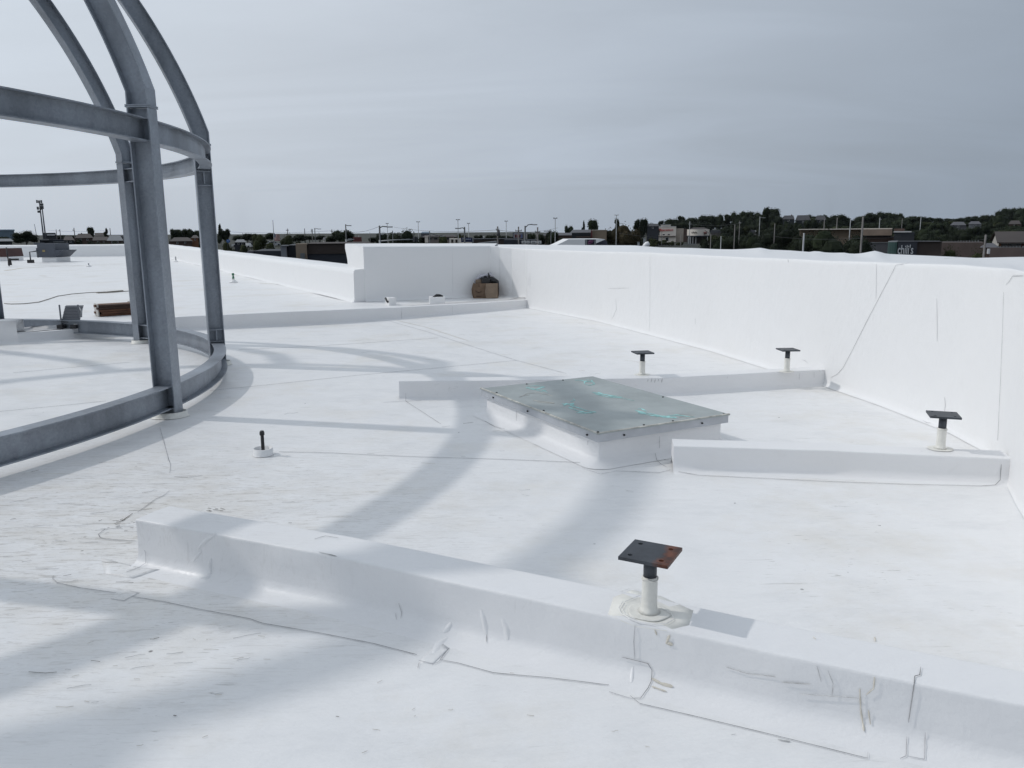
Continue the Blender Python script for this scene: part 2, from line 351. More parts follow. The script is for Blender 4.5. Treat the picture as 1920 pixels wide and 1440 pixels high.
# the building's own body under both roofs
mb = MB(); body = [(-60, -14), (3.4, -14), (3.4, -2), tuple(wall_base[-1][:2]), tuple(wall_base[10][:2]), tuple(wall_base[5][:2]), tuple(wall_base[0][:2]), tuple(lw[0][:2]), tuple(lw[1][:2]), (-75, 62), (-76, 12)]
mb.prism(body, -8, -.05)
mb.build('building_below_roof', flat('tan_render', (.42, .37, .30)), loc=(-20, 10, -8), label='lower walls of the white-roofed building under the roof membrane', cat='building')

# --- step curb between the two levels
def curb_mesh(path, w_, side, foot=.10, rnd=.011, nz_=.004, seed=1, back_z=0.0, endcap=True, bulge=0.0):
    """path rows: x, y, h ; side=+1 puts the body on the left of travel"""
    m = MB(); rings = []; n = len(path)
    for i, p in enumerate(path):
        a = Vector(path[max(i - 1, 0)][:2]); b = Vector(path[min(i + 1, n - 1)][:2]); d = (b - a).normalized(); nn = Vector((-d.y, d.x)) * side; h = p[2]
        sec = [(-foot, -.003), (-foot * .55, .006), (-foot * .22, .016), (-.006, .038), (0, .06), (.002, h * .6), (.0025, h - rnd * 2.2), (.003, h - rnd), (rnd * .3, h - rnd * .3), (rnd, h), (rnd * 2.2, h), (w_ * .5, h + .002), (w_ - rnd * 2, h), (w_ - rnd, h), (w_ - rnd * .3, h - rnd * .3), (w_, h - rnd), (w_, .06 + back_z), (w_ + .006, .03 + back_z), (w_ + foot * .3, .012 + back_z), (w_ + foot, .004 + back_z)]
        ring = []
        for k, (u, z) in enumerate(sec):
            q = Vector((p[0], p[1])) + nn * u; f = 1 if 2 < k < 17 else .35
            dd = n3((q.x, q.y, z * 2), 1.7, seed) * nz_ * 2 * f + n3((q.x, q.y, z), 6, seed) * nz_ * .7 * f
            dz = n3((q.x, q.y, z), 2.3, seed + 9) * nz_ * (1 if z > .1 else .1)
            if bulge and k in (5, 6): dd += bulge * n3((q.x, q.y, 0), 3.5, seed + 3)
            q = q + nn * dd; ring.append((q.x, q.y, z + dz))
        rings.append(ring)
    K = len(rings[0]); vs = [q for r_ in rings for q in r_]
    fs = [(i * K + k, i * K + k + 1, (i + 1) * K + k + 1, (i + 1) * K + k) for i in range(n - 1) for k in range(K - 1)]
    m.add(vs, fs, 0, True)
    if endcap:
        for i in (0, n - 1):
            r_ = rings[i][3:17]; m.add(r_, [tuple(range(len(r_)))])
    return m
sp = resamp(stepb, .35)
m = curb_mesh(sp, .22, 1, foot=.05, seed=4, back_z=UZ, nz_=.006)
stepo = m.build('step_curb', MCURB, loc=(*stepb[9][:2], 0), label='long low white step that crosses the roof below the tall back wall', cat='roof curb', surf=True)

# --- front curb
GC = [(-1.0, 0, 0)]
def pxpath(pts, z=0): return [(*G(p[0], p[1], z).to_2d(), p[2]) for p in pts]
fc = pxpath([(262, 1057, .232), (380, 1083, .232), (600, 1128, .228), (840, 1186, .225), (1200, 1273, .22), (1450, 1337, .215), (1720, 1398, .21), (2050, 1475, .21)])
fcd = resamp(fc, .045)
fco = curb_mesh(fcd, .225, 1, foot=.12, seed=2, nz_=.0022, bulge=.005)
fcob = fco.build('roof_curb', MCURB, loc=(*fc[0][:2], 0), label='nearest white curb, across the foreground under the plate with a rusty corner', cat='roof curb', group='low white curbs on the roof', surf=True)
c3 = pxpath([(1262, 884, .18), (1560, 893, .175), (1872, 908, .172), (1893, 909, .172)])
c3m = curb_mesh(resamp(c3, .05), .20, 1, foot=.07, seed=6, nz_=.0015)
c3o = c3m.build('roof_curb', MCURB, loc=(*c3[0][:2], 0), label='white curb between the metal-lidded hatch and the curved wall', cat='roof curb', group='low white curbs on the roof', surf=True)
c2 = pxpath([(749, 749.5, .185), (1000, 746, .18), (1250, 741, .178), (1545, 722, .165), (1558, 721, .165)])
c2m = curb_mesh(resamp(c2, .06), .20, 1, foot=.05, seed=8, nz_=.0015)
c2o = c2m.build('roof_curb', MCURB, loc=(*c2[0][:2], 0), label='white curb behind the metal-lidded hatch with two small plates on it', cat='roof curb', group='low white curbs on the roof', surf=True)

# --- tall curved wall with its broad membrane-covered top
mb = MB(); xs = []
for a, b in zip(WB, WB[1:]):
    n = max(1, int((b[0] - a[0]) / 9)); xs += [(a[0] + (b[0] - a[0]) * i / n, tuple(u + (v - u) * i / n for u, v in zip(a[1:], b[1:]))) for i in range(n)]
xs.append((WB[-1][0], WB[-1][1:]))
rings = []
for x, (y, z) in xs:
    zz = 0 if x > 986.5 else UZ
    P = G(x, y, zz); yt = lerp_t(WT, x)
    ztop = at(x, yt, P.y).z; 
    Qy = lerp_t(QY, x); Qp = at(x, lerp_t(QS, x), Qy)
    nn = (Qp - P); nn.z = 0; nn.normalize()
    # normal of the face itself
    ring = []
    for u, zq in ((-.10, zz + .003), (-.05, zz + .010), (-.015, zz + .035), (0, zz + .08), (.004, zz + .3), (.006, zz + .6), (.006, zz + .9), (.008, ztop - .10), (.009, ztop - .045), (.011, ztop - .018), (.022, ztop - .003), (.045, ztop), (.09, ztop + .002)):
        q = P + nn * u; q.z = zq; dd = n3(q, .9, 5) * .012 + n3(q, 3, 2) * .003 if zq > .2 else 0
        q += nn * dd; q.z += (n3(q, 1.3, 8) * .008 if zq > 1 else 0); ring.append(q)
    a = ring[-1]
    for t in (.08, .14, .3, .5, .7, .85, .95):
        q = a.lerp(Qp, t); q.z += n3(q, .8, 11) * .018 * (1 - abs(2 * t - 1)) - .012 * sin(pi * t); ring.append(q)
    ring.append(Qp); ring.append(Qp + nn * .05 + Vector((0, 0, -.06))); ring.append(Vector((Qp.x + nn.x * .06, Qp.y + nn.y * .06, -8)))
    rings.append(ring)
K = len(rings[0])
mb.add([q for r_ in rings for q in r_], [(i * K + k, i * K + k + 1, (i + 1) * K + k + 1, (i + 1) * K + k) for i in range(len(rings) - 1) for k in range(K - 1)], 0, True)
for q_ in range(len(mb.f)):
    if xs[q_ // (K - 1)][0] < 987.6: mb.sm[q_] = False
cwall = mb.build('curved_parapet_wall', MWALL, loc=wall_base[8], label='tall curved white wall with a broad wrinkled white top, on the right', cat='wall', surf=True)

# --- tall back wall behind the cardboard box, with sloping top
wd = (lw[1] - lw[0]).normalized()
fl = at(683, 505, back_corner.y); fl = Vector((fl.x, back_corner.y + .02, UZ))
A_ = Vector((*back_corner[:2], UZ)); B_ = Vector((*back_right[:2], UZ))
fdir = (B_ - A_).normalized(); A2 = A_ + fdir * .24; ztl = at(683, 462.3, A2.y).z; ztr = at(919, 461.2, B_.y).z
th0 = 1.35
mb = MB(); rings = []
for t in [i / 14 for i in range(15)]:
    f0 = A2.lerp(B_ + fdir * .1, t); zt = ztl + (ztr - ztl) * t; th = th0 - 1.0 * t; dv = wd.lerp(Vector((.25, .97, 0)), t)
    r_ = [(-.07, UZ + .004), (-.02, UZ + .02), (0, UZ + .07), (.004, .6), (.004, zt - .05), (.012, zt - .008), (.05, zt), (th * .6, zt + .035), (th - .06, zt + .055), (th, zt + .04), (th + .01, zt - .06), (th - .06, zt - .16), (th - .14, zt - .34), (th - .12, -8)]
    rings.append([Vector((*(f0 + dv * u)[:2], z + n3((f0.x + u, f0.y, z), 1.5) * .006)) for u, z in r_])
K = len(rings[0])
mb.add([q for r_ in rings for q in r_], [(i * K + k, i * K + k + 1, (i + 1) * K + k + 1, (i + 1) * K + k) for i in range(14) for k in range(K - 1)], 0, True)
mb.add(rings[0], [tuple(range(K))])
bwall = mb.build('back_parapet_wall', MWALL, loc=A2, label='tall shaded white wall standing behind the cardboard box', cat='wall', surf=True)
# --- long low parapet
zl0 = at(665, 505.3, lw[0].y).z; zl1 = at(298, 458.2, lw[1].y).z
mb = MB(); rings = []; n_ = 40; outn = Vector((-wd.y, wd.x, 0)); outn = outn if outn.x > 0 else -outn
for i in range(n_ + 1):
    p = Vector((*lw[0][:2], 0)).lerp(Vector((*lw[1][:2], 0)), i / n_); zt = zl0 + (zl1 - zl0) * i / n_
    rings.append([Vector((*(p + outn * u)[:2], z + n3((p.x, p.y, z + u), .8) * .02)) for u, z in ((-.08, UZ + .004), (-.02, UZ + .02), (0, UZ + .08), (.004, zt - .12), (.01, zt - .03), (.05, zt), (.55, zt + .03), (.62, zt), (.64, zt - .2), (.64, -8))])
K = len(rings[0])
mb.add([q for r_ in rings for q in r_], [(i * K + k, i * K + k + 1, (i + 1) * K + k + 1, (i + 1) * K + k) for i in range(n_) for k in range(K - 1)], 0, True)
mb.add(rings[0], [tuple(range(K))])
mb.build('long_parapet_wall', MWALL, loc=lw[0], label='long low sunlit white parapet running away to the left behind the steel frame', cat='wall', surf=True)
mb = MB(); zf = at(0, 460.6, G(0, 482, UZ).y).z
a, b = Vector((*fw0[:2], UZ)), Vector((*lw[1][:2], UZ)); a = a + (a - b) * .3; nv = Vector((-(b - a).y, (b - a).x, 0)).normalized()
rings = []
for i in range(21):
    p = a.lerp(b + (b - a).normalized() * .5, i / 20); zt = zf + n3((p.x, 0, 0), .3) * .03
    rings.append([Vector((*(p + nv * u)[:2], z)) for u, z in ((-.08, UZ + .004), (0, UZ + .06), (0, zt - .1), (.04, zt - .02), (.12, zt), (.6, zt + .04), (.66, zt - .1), (.66, -8))])
K = len(rings[0])
mb.add([q for r_ in rings for q in r_], [(i * K + k, i * K + k + 1, (i + 1) * K + k + 1, (i + 1) * K + k) for i in range(20) for k in range(K - 1)], 0, True)
mb.build('far_parapet_wall', MWALL, loc=a, label='far shaded white parapet behind the grey rooftop unit', cat='wall', surf=True)
#%%OBJECTS
# ================================================================== STEEL DOME FRAME
DC = Vector((-8.75, 7.27, 0)); DR = 5.66; DPH = -3.1; CD, CB = .185, .15       # centre, column-line radius, phase, section
def isec(d, b, tf=.011, tw=.008):                     # a: along depth, b: along flange
    return [(-d/2, -b/2), (-d/2, b/2), (-d/2+tf, b/2), (-d/2+tf, tw/2), (d/2-tf, tw/2), (d/2-tf, b/2), (d/2, b/2), (d/2, -b/2), (d/2-tf, -b/2), (d/2-tf, -tw/2), (-d/2+tf, -tw/2), (-d/2+tf, -b/2)]
dome = thing('dome_frame', 'round open dome frame of galvanised steel columns, curved ribs and two ring beams', 'steel frame', DC)
Z = Vector((0, 0, 1))
ANGS = [-3.1, 26.9, 56.9, 86.9, 116.9, 146.9, 176.9, 206.9, 235, 266, 296, 323]
def rad_(k): a = R(ANGS[k]); return Vector((cos(a), sin(a), 0)), Vector((-sin(a), cos(a), 0))
RINGS = ((.085, .29), (2.385, 2.575)); R3 = 3.92
for k in range(12):
    u, t = rad_(k); c = DC + u * DR
    m = MB(); m.sweep([c, c + Z * 2.655], [(u, t)] * 2, isec(CD, CB)); m.build('column', MG, dome)
    m = MB(); m.box(c + Z * 2.664, (CD + .022, CB + .012, .010), R(ANGS[k])); m.box(c + Z * 2.677, (CD + .022, CB + .012, .010), R(ANGS[k]))
    m.build('splice_plate', MG, dome)
    # rib: short upright stub, kink, then an arc to the crown
    SR, SZ = 5.925, 1.05; r1 = math.sqrt(SR**2 - (2.80 - SZ)**2); P = [c + Z * 2.683, DC + u * (r1) + Z * 2.80]; D = [(u, t), ((u * r1 + Z * .9).normalized(), t)]
    th0 = math.asin((2.80 - SZ) / SR)
    th1_ = math.asin((4.72 - SZ) / SR)
    for i in range(1, 15):
        th_ = th0 + (th1_ - th0) * i / 14; nv = u * cos(th_) + Z * sin(th_); P.append(DC + Z * SZ + nv * SR); D.append((nv, t))
    P.append(DC + u * (R3 + .05) + Z * 5.08); D.append(((u * .42 + Z * .91).normalized(), t))
    m = MB(); m.sweep(P, D, isec(CD, CB)); m.build('rib', MG, dome)
    # stiffener plates inside the column at each ring
    for z0, z1 in RINGS:
        for zz in ((z1 - .006, z0 + .006) if k != 1 else ((z1 + .165, z1 + .02) if z0 < 1 else (z0 - .02, z0 - .185))):
            for s_ in (-1, 1): m = MB(); m.box(c + t * s_ * .038 + Z * zz, (CD - .026, .066, .010), R(ANGS[k])); m.build('stiffener_plate', MG, dome)
        if k == 1:
            for s_ in (-1, 1): m = MB(); m.box(c + t * s_ * .04 + Z * (z1 + .093 if z0 < 1 else z0 - .103), (.014, .062, .13), R(ANGS[k])); m.build('connection_plate', MG, dome)
    for z0, z1, DRr in ((*RINGS[0], DR), (*RINGS[1], DR), (4.98, 5.18, R3)):                              # ring beam between this column and the next
        zc = (z0 + z1) / 2; P = []; D = []
        for i in range(17):
            a1 = ANGS[(k + 1) % 12] + (360 if k == 11 else 0); a = R(ANGS[k] + (a1 - ANGS[k]) * i / 16)
            a += (R(.10) if i == 0 else -R(.10) if i == 16 else 0); v = Vector((cos(a), sin(a), 0)); P.append(DC + v * DRr + Z * zc); D.append((Z, v))
        m = MB(); m.sweep(P, D, isec(z1 - z0, .135)); m.build('ring_beam', MG, dome)
    # white membrane boot round the column foot
    m = MB(); pr = []
    for i in range(28):
        a = 2 * pi * i / 28; q = u * (cos(a) * .155) + t * (sin(a) * .125); pr.append(q * (1 + .02 * sin(5 * a)))
    vs = [c + q * 1.12 + Z * .004 for q in pr] + [c + q * 1.02 + Z * .012 for q in pr] + [c + q + Z * .05 for q in pr] + [c + q * .93 + Z * .052 for q in pr] + [c + q * .9 + Z * .03 for q in pr]
    m.add(vs, [(j * 28 + i, j * 28 + (i + 1) % 28, (j + 1) * 28 + (i + 1) % 28, (j + 1) * 28 + i) for j in range(4) for i in range(28)] + [tuple(4 * 28 + i for i in range(28))], 0, True)
    m.build('column_boot', MCREAM, dome)

# ================================================================== HATCH
hz = .238
hN, hL, hF_, hR_ = G(1121, 812.7, hz), G(910.3, 727.4, hz), G(1118, 707, hz), G(1366, 776.7, hz)
ux = (hR_ - hN).normalized(); uy = Vector((-ux.y, ux.x, 0)); LX = (hR_ - hN).length; LY = (hL - hN).length
hc = hN + ux * LX / 2 + uy * LY / 2; ha = math.atan2(ux.y, ux.x)
hat = thing('roof_hatch', 'large rectangular roof hatch with a grey metal lid scrawled in teal paint', 'roof hatch', (hc.x, hc.y, 0))
def hp(a, b, z): return hN + ux * a + uy * b + Z * (z - hz)
ins = .035; m = MB(); rings = []
cor = [(ins, ins), (LX - ins, ins), (LX - ins, LY - ins), (ins, LY - ins)]
def rrect(off, r, z, nseg=6):
    o = []
    for (cx, cy), (sx, sy), a0 in zip(cor, ((1, 1), (-1, 1), (-1, -1), (1, -1)), (180, 270, 0, 90)):
        for i in range(nseg + 1):
            a = R(a0 + 90 * i / nseg); o.append(hp(cx + sx * r - off * 0 + cos(a) * (r + off), cy + sy * r + sin(a) * (r + off), z))
    return o
for off, z in ((.13, .003), (.07, .009), (.03, .024), (.006, .05), (0, .09), (0, .215)):
    rings.append([q + Z * n3(q, 5) * .004 for q in rrect(off, .012, z)])
K = len(rings[0]); m.add([q for r_ in rings for q in r_], [(j * K + i, j * K + (i + 1) % K, (j + 1) * K + (i + 1) % K, (j + 1) * K + i) for j in range(len(rings) - 1) for i in range(K)], 0, True)
SURF.append(BVHTree.FromPolygons([tuple(q) for q in m.v], m.f)); m.build('hatch_curb', MCURB, hat)
m = MB(); m.box(hc * 1 + Z * 0 - Z * hc.z + Z * (hz - .036), (LX, LY, .058), ha); m.build('lid_flange', MLIDS, hat)
m = MB(); m.box(Vector((hc.x, hc.y, hz - .0035)), (LX + .018, LY + .018, .007), ha); SURF.append(BVHTree.FromPolygons([tuple(q) for q in m.v], m.f)); m.build('lid_sheet', MLID, hat)
m = MB()
for a0, b0, a1, b1 in ((0, 0, LX, 0), (0, 0, 0, LY)):
    p, q = hp(a0, b0, hz + .003), hp(a1, b1, hz + .003); dirv = (q - p).normalized(); perp = Vector((-dirv.y, dirv.x, 0)); m.box((p + q) / 2 - perp * (0.0 if a1 else -.0), ((q - p).length + .016, .016, .006), math.atan2(dirv.y, dirv.x))
m.build('lid_rim', MRIM, hat)
scr = None
spots_ = [(x, -.0035, 0) for x in (.22, .93)] + [(-.0035, y, 1) for y in (.13, 1.0, 1.62)]
tops_ = [(.02, .03), (.42, .035), (LX - .03, .02), (LX - .03, .75), (LX - .35, LY - .03), (.45, LY - .03), (.03, LY - .25), (.03, .8), (.68, .03)]
for x, y, s_ in spots_:
    m = MB(); p = hp(x, y, hz - .038); d = -uy if s_ == 0 else -ux; m.tube([p - d * .002, p + d * .006], .0075, 8); m.build('screw', MSCR, hat)
for x, y in tops_:
    m = MB(); m.cyl(hp(x, y, hz), .008, .006, 8); m.build('screw', MSCR, hat)
# spray marks on the lid (px of the photo -> lid surface)
def H3(x, y): return (880 + x / 3.692, 680 + y / 3.692)
m = MB()
for pl, wd_ in (([(790, 128), (850, 130), (868, 148), (830, 158), (795, 146), (800, 130), (770, 122), (730, 122)], .012), ([(810, 118), (850, 122), (846, 134), (812, 134), (806, 122)], .010),
                ([(400, 165), (470, 160), (520, 168), (480, 180), (520, 196), (545, 208)], .010), ([(395, 172), (450, 190), (510, 170)], .014), ([(430, 178), (500, 200), (530, 190)], .012),
                ([(640, 285), (690, 290), (720, 280), (700, 300), (760, 315), (800, 330), (880, 345)], .012), ([(690, 310), (740, 330), (800, 345), (860, 350)], .016), ([(655, 300), (670, 282), (730, 300)], .010), ([(740, 345), (800, 352), (870, 338)], .010), ([(720, 250), (730, 262), (700, 270)], .008),
                ([(850, 205), (900, 215), (960, 225), (1000, 240), (1060, 245)], .018), ([(870, 215), (930, 232), (990, 245)], .014), ([(890, 205), (930, 222), (1010, 232), (1060, 240)], .012), ([(1060, 246), (1145, 266)], .004),
                ([(1150, 330), (1200, 345), (1260, 355), (1340, 372), (1440, 385)], .020), ([(1170, 345), (1240, 362), (1350, 378), (1430, 378)], .020), ([(1165, 322), (1190, 318), (1230, 340)], .012), ([(1370, 370), (1440, 362), (1500, 372), (1560, 378)], .014)):
    ribbon(m, [H3(*q) for q in pl], wd_ * 1.5, 2.5, 0, .0015, jit=1.3)
m.build('paint_scrawl', MTEAL, hat)
m = MB()
for pl, wd_ in (([(345, 240), (400, 215), (470, 208), (540, 222), (580, 232)], .008), ([(440, 262), (500, 268), (590, 280)], .014), ([(470, 272), (540, 280), (590, 284)], .010), ([(1440, 360), (1530, 356)], .006), ([(1450, 380), (1560, 362)], .006), ([(1500, 385), (1545, 370)], .008), ([(355, 235), (420, 222)], .006)):
    ribbon(m, [H3(*q) for q in pl], wd_, 2.5, 0, .0015, jit=.9)
m.build('dirt_streak', MRIM, hat)

# ================================================================== PLATE-TOPPED POSTS
def post_proto(label, rust=False):
    o = thing('support_post', label, 'support post', (0, 0, 0), 'plate-topped steel posts on the roof curbs')
    m = MB()
    import bmesh
    # square plate with four bolt holes
    S, T, hr, ho, nh = .0915, .0125, .0095, .058, 10
    bm = bmesh.new()
    outer = [bm.verts.new((x * S, y * S, 0)) for x, y in ((-1, -1), (1, -1), (1, 1), (-1, 1))]
    eds = [bm.edges.new((outer[i], outer[(i + 1) % 4])) for i in range(4)]
    for sx in (-1, 1):
        for sy in (-1, 1):
            hv = [bm.verts.new((sx * ho + hr * cos(2 * pi * i / nh), sy * ho + hr * sin(2 * pi * i / nh), 0)) for i in range(nh)]
            eds += [bm.edges.new((hv[i], hv[(i + 1) % nh])) for i in range(nh)]
    bmesh.ops.triangle_fill(bm, use_beauty=True, edges=eds)
    bmesh.ops.recalc_face_normals(bm, faces=bm.faces[:])
    r_ = bmesh.ops.extrude_face_region(bm, geom=bm.faces[:]); bmesh.ops.translate(bm, vec=(0, 0, T), verts=[v for v in r_['geom'] if isinstance(v, bmesh.types.BMVert)])
    bmesh.ops.recalc_face_normals(bm, faces=bm.faces[:])
    bmesh.ops.translate(bm, vec=(0, 0, .222), verts=bm.verts[:])
    me = bpy.data.meshes.new('plate'); bm.to_mesh(me); bm.free(); me.materials.append(MRUST if rust else MDS)
    pl = bpy.data.objects.new('plate', me); col.objects.link(pl); pl.parent = o
    if rust: pl['label'] = 'dark plate with one rusty edge and four bolt holes'
    m = MB(); m.cyl((0, 0, .13), .0245, .0925, 20); m.build('pipe', MDS, o)
    m = MB(); rs = [.042, .031, .029, .0285, .0285, .028, .0265]; zs = [.004, .012, .03, .06, .11, .135, .141]
    m.tube([(0, 0, z) for z in zs], rs, 20); m.build('pipe_sleeve', MCREAM, o)
    m = MB(); m.tube([(.0285 * cos(a), .0285 * sin(a), .133 + .004 * sin(3 * a)) for a in [2 * pi * i / 16 for i in range(17)]], .0035, 5); m.build('sealant_bead', MCREAM, o)
    m = MB(); vs = []; n = 36
    for rr, z in ((.0, .003), (.070, .003), (.074, .0025), (.076, .000)):
        for i in range(n): a = 2 * pi * i / n; q = rr * (1 + .05 * sin(2 * a + 1) + .03 * sin(5 * a)); vs.append((q * cos(a) * 1.0, q * sin(a), z))
    m.add(vs, [(j * n + i, j * n + (i + 1) % n, (j + 1) * n + (i + 1) % n, (j + 1) * n + i) for j in range(3) for i in range(n)], 0, True); m.build('flashing_disc', MCREAM, o)
    return o
ph = post_proto('nearest plate-topped post, on the foreground curb, its plate rusty along one edge', True)
p1 = G(1217, 1147, .222)
ph.location = p1; ph.rotation_euler = (0, 0, 0)
for ch in ph.children: pass
PD = [((1763, 841, .178), 'plate-topped post standing on the curb nearest the right end of the wall'), ((1204, 702.5, .18), 'plate-topped post on the curb just behind the metal-lidded hatch'), ((1475, 696.5, .172), 'plate-topped post by the curved wall, farther end of the curb behind the hatch')]
ANG = {}
# plate directions from the photo corners
q0 = at(1166, 1042, p1.y); zpl = .222 + .234
cA, cB = G(1166, 1041, zpl), G(1255, 1058, zpl); ph.rotation_euler.z = math.atan2(cB.y - cA.y, cB.x - cA.x)
ps = [ph]
def post_at(px, lab, corners):
    p = G(*px); c = copy_thing(ph, p, 0, None, lab)
    for d in c.children:
        if d.name.startswith('plate'):
            me = d.data.copy(); me.materials[0] = MDS; d.data = me
            if 'label' in d: del d['label']
    a, b = [G(x, y, px[2] + .234) for x, y in corners]; c.rotation_euler.z = math.atan2(b.y - a.y, b.x - a.x); ps.append(c)
post_at(PD[0][0], PD[0][1], ((1755, 784), (1804, 787)))
post_at(PD[1][0], PD[1][1], ((1196, 661.5), (1224, 660.5)))
post_at(PD[2][0], PD[2][1], ((1471, 658), (1499, 657.5)))

# rings of sealant and yellowed patch round the nearest post
m = MB()
for pl, w_ in (([(1165, 1112), (1180, 1106), (1200, 1108)], .004), ([(1168, 1130), (1160, 1143), (1165, 1153), (1180, 1162), (1195, 1168), (1225, 1173), (1250, 1172), (1262, 1165), (1262, 1157), (1250, 1148), (1236, 1142)], .005), ([(1172, 1134), (1166, 1144), (1172, 1153), (1190, 1163)], .004), ([(1172, 1131), (1200, 1119), (1202, 1134)], .004)):
    ribbon(m, pl, w_ * .6, 4, 0, .006)
m.build('sealant_ring', mat('white_sealant', (.78, .78, .77), .4), fcob)
# ================================================================== VENT PIPE
vp = G(494, 853, 0)
vt = thing('vent_pipe', 'slim black vent pipe rising from a white collar near the steel frame', 'vent pipe', vp)
m = MB(); n = 28
vs = []
for rr, z in ((.076, .003), (.070, .010), (.071, .052), (.066, .054), (.065, .02), (.0, .02)):
    for i in range(n): a = 2 * pi * i / n; vs.append(vp + Vector((rr * cos(a), rr * sin(a), z)))
m.add(vs, [(j * n + i, j * n + (i + 1) % n, (j + 1) * n + (i + 1) % n, (j + 1) * n + i) for j in range(5) for i in range(n)], 0, True); m.build('collar', MWALL, vt)
m = MB(); m.cyl(vp, .0125, .165, 14); m.build('pipe', MBLK, vt)
m = MB(); m.tube([vp + Z * .152, vp + Z * .158, vp + Z * .175, vp + Z * .185], [.017, .0185, .017, .013], 14); m.build('cap', MBLK, vt)

# ================================================================== ITEMS ON THE UPPER ROOF
UP = lambda x, y: G(x, y, UZ)
# cardboard box
bp = UP(911, 559.5); bw = 46 * bp.y / F_; dpt = .36; ba = R(-8)
bx = thing('cardboard_box', 'open brown cardboard box stuffed with odds and ends against the tall back wall', 'box', bp)
MC = flat('brown_cardboard', (.15, .10, .066), .85, .2, 6); MC2 = flat('pale_cardboard', (.22, .165, .12), .85, .15, 6)
hb = (557 - 529) * bp.y / F_
m = MB(); t_ = .006
bc = bp + Vector((0, dpt / 2, 0))
for dx_, dy_, sx_, sy_ in ((-bw/2, 0, t_, dpt), (bw/2, 0, t_, dpt), (0, -dpt/2, bw, t_), (0, dpt/2, bw, t_)):
    m.box(bc + Vector((dx_, dy_, hb / 2)), (sx_, sy_, hb))
m.box(bc + Vector((0, 0, .006)), (bw, dpt, .008)); m.build('carton', MC, bx)
fb = bc + Vector((0, -dpt / 2, 0))
m = MB(); a = fb + Vector((bw * .02, -.012, hb)); m.add([a, a + Vector((bw * .46, 0, 0)), a + Vector((bw * .46, -.02, -hb * .96)), a + Vector((0, -.05, -hb * .98)), a + Vector((-.03, -.04, -hb * .6))], [(0, 1, 2, 3, 4)])
m.add([q + Vector((0, .004, 0)) for q in m.v], [(4, 3, 2, 1, 0)]); m.build('hanging_flap', MC2, bx)
m = MB()
for s_ in (0, 1, 2): m.tube([fb + Vector((-bw * (.42 - .04 * s_), -.006, hb * (.52 - .06 * s_))), fb + Vector((-bw * (.34 - .02 * s_), -.006, hb * (.42 - .02 * s_))), fb + Vector((-bw * .18, -.006, hb * (.43 + .02 * s_)))], .006, 5)
m.box(fb + Vector((-bw * .27, -.005, hb * .85)), (.018, .003, hb * .18)); m.box(fb + Vector((-bw * .28, -.005, hb * .14)), (.12, .003, .015)); m.build('printed_mark', flat('dark_print', (.06, .035, .025)), bx)
random.seed(3)
def junk(name, parts, mt):
    m = MB(); parts(m); return m.build(name, mt, bx)
junk('black_jug', lambda m: (m.box(bc + Vector((-bw * .02, -.02, hb + .05)), (.19, .16, .15), .2), m.cyl(bc + Vector((-bw * .02, -.02, hb + .12)), .03, .04, 10)), MBLK)
junk('black_bag', lambda m: m.tube([bc + Vector((bw * f, .02, hb + z)) for f, z in ((.08, .02), (.15, .07), (.3, .045), (.44, .01), (.49, -.12), (.5, -.3))], [.04, .07, .08, .06, .03, .012], 8), MBLK)
junk('nozzle', lambda m: m.tube([bc + Vector((bw * f, -.03, hb + z)) for f, z in ((.16, .02), (.14, .16), (.10, .23))], [.03, .022, .012], 7), MBLK)
junk('plastic_film', lambda m: m.tube([bc + Vector((bw * f, .04, hb + z)) for f, z in ((-.45, .01), (-.34, .08), (-.2, .15), (0, .16), (.2, .19), (.34, .12))], [.03, .05, .05, .04, .05, .01], 7), flat('pale_plastic_film', (.42, .42, .46), .4, .2, 9))
junk('bulging_side', lambda m: m.tube([bc + Vector((-bw * .5, -.05, hb * f)) for f in (.02, .3, .6, .92)], [.02, .045, .05, .02], 8), MC)
junk('tan_folder', lambda m: m.box(bc + Vector((-bw * .3, -.09, hb + .03)), (.13, .03, .11), .3), MC2)
# two white curbs for pipes
def whitebox(x0, x1, xs_, yb, yt, lab, things):
    a = UP(x0, yb); b = UP(x1, yb - .6); s = UP(xs_, yb + .2); h = at((x0 + x1) / 2, yt, a.y).z - UZ; wx = (b - a).length
    o = thing('pipe_curb', lab, 'pipe curb', (a + b) / 2, 'small white pipe curbs by the back wall')
    d = (b - a).normalized(); ang = math.atan2(d.y, d.x); c = (a + b) / 2 + Vector((-d.y, d.x, 0)) * .14
    m = MB(); m.box(c + Z * h / 2, (wx, .28, h), ang); m.build('curb_box', MWALL, o); things(o, c, h, ang, wx); return o
def th1(o, c, h, ang, wx):
    m = MB(); m.tube([c + Vector((-wx * .25, -.05, h - .01)), c + Vector((0, 0, h + .03)), c + Vector((wx * .2, .03, h + .02)), c + Vector((wx * .4, 0, h + .01))], [.02, .03, .03, .015], 7); m.build('black_fitting', MBLK, o)
def th2(o, c, h, ang, wx):
    m = MB(); m.tube([c + Vector((-wx * .62, -.10, h - .0)), c + Vector((-wx * .35, -.15, h * .55)), c + Vector((-wx * .2, -.16, h * .45))], .022, 6); m.build('black_strap', MBLK, o)
whitebox(806, 834.5, 796, 571, 557.5, 'wider of two white pipe curbs in front of the back wall, black fitting on top', th1)
whitebox(730, 743, 726, 573, 559, 'narrow white pipe curb with a black strap, left in front of the back wall', th2)
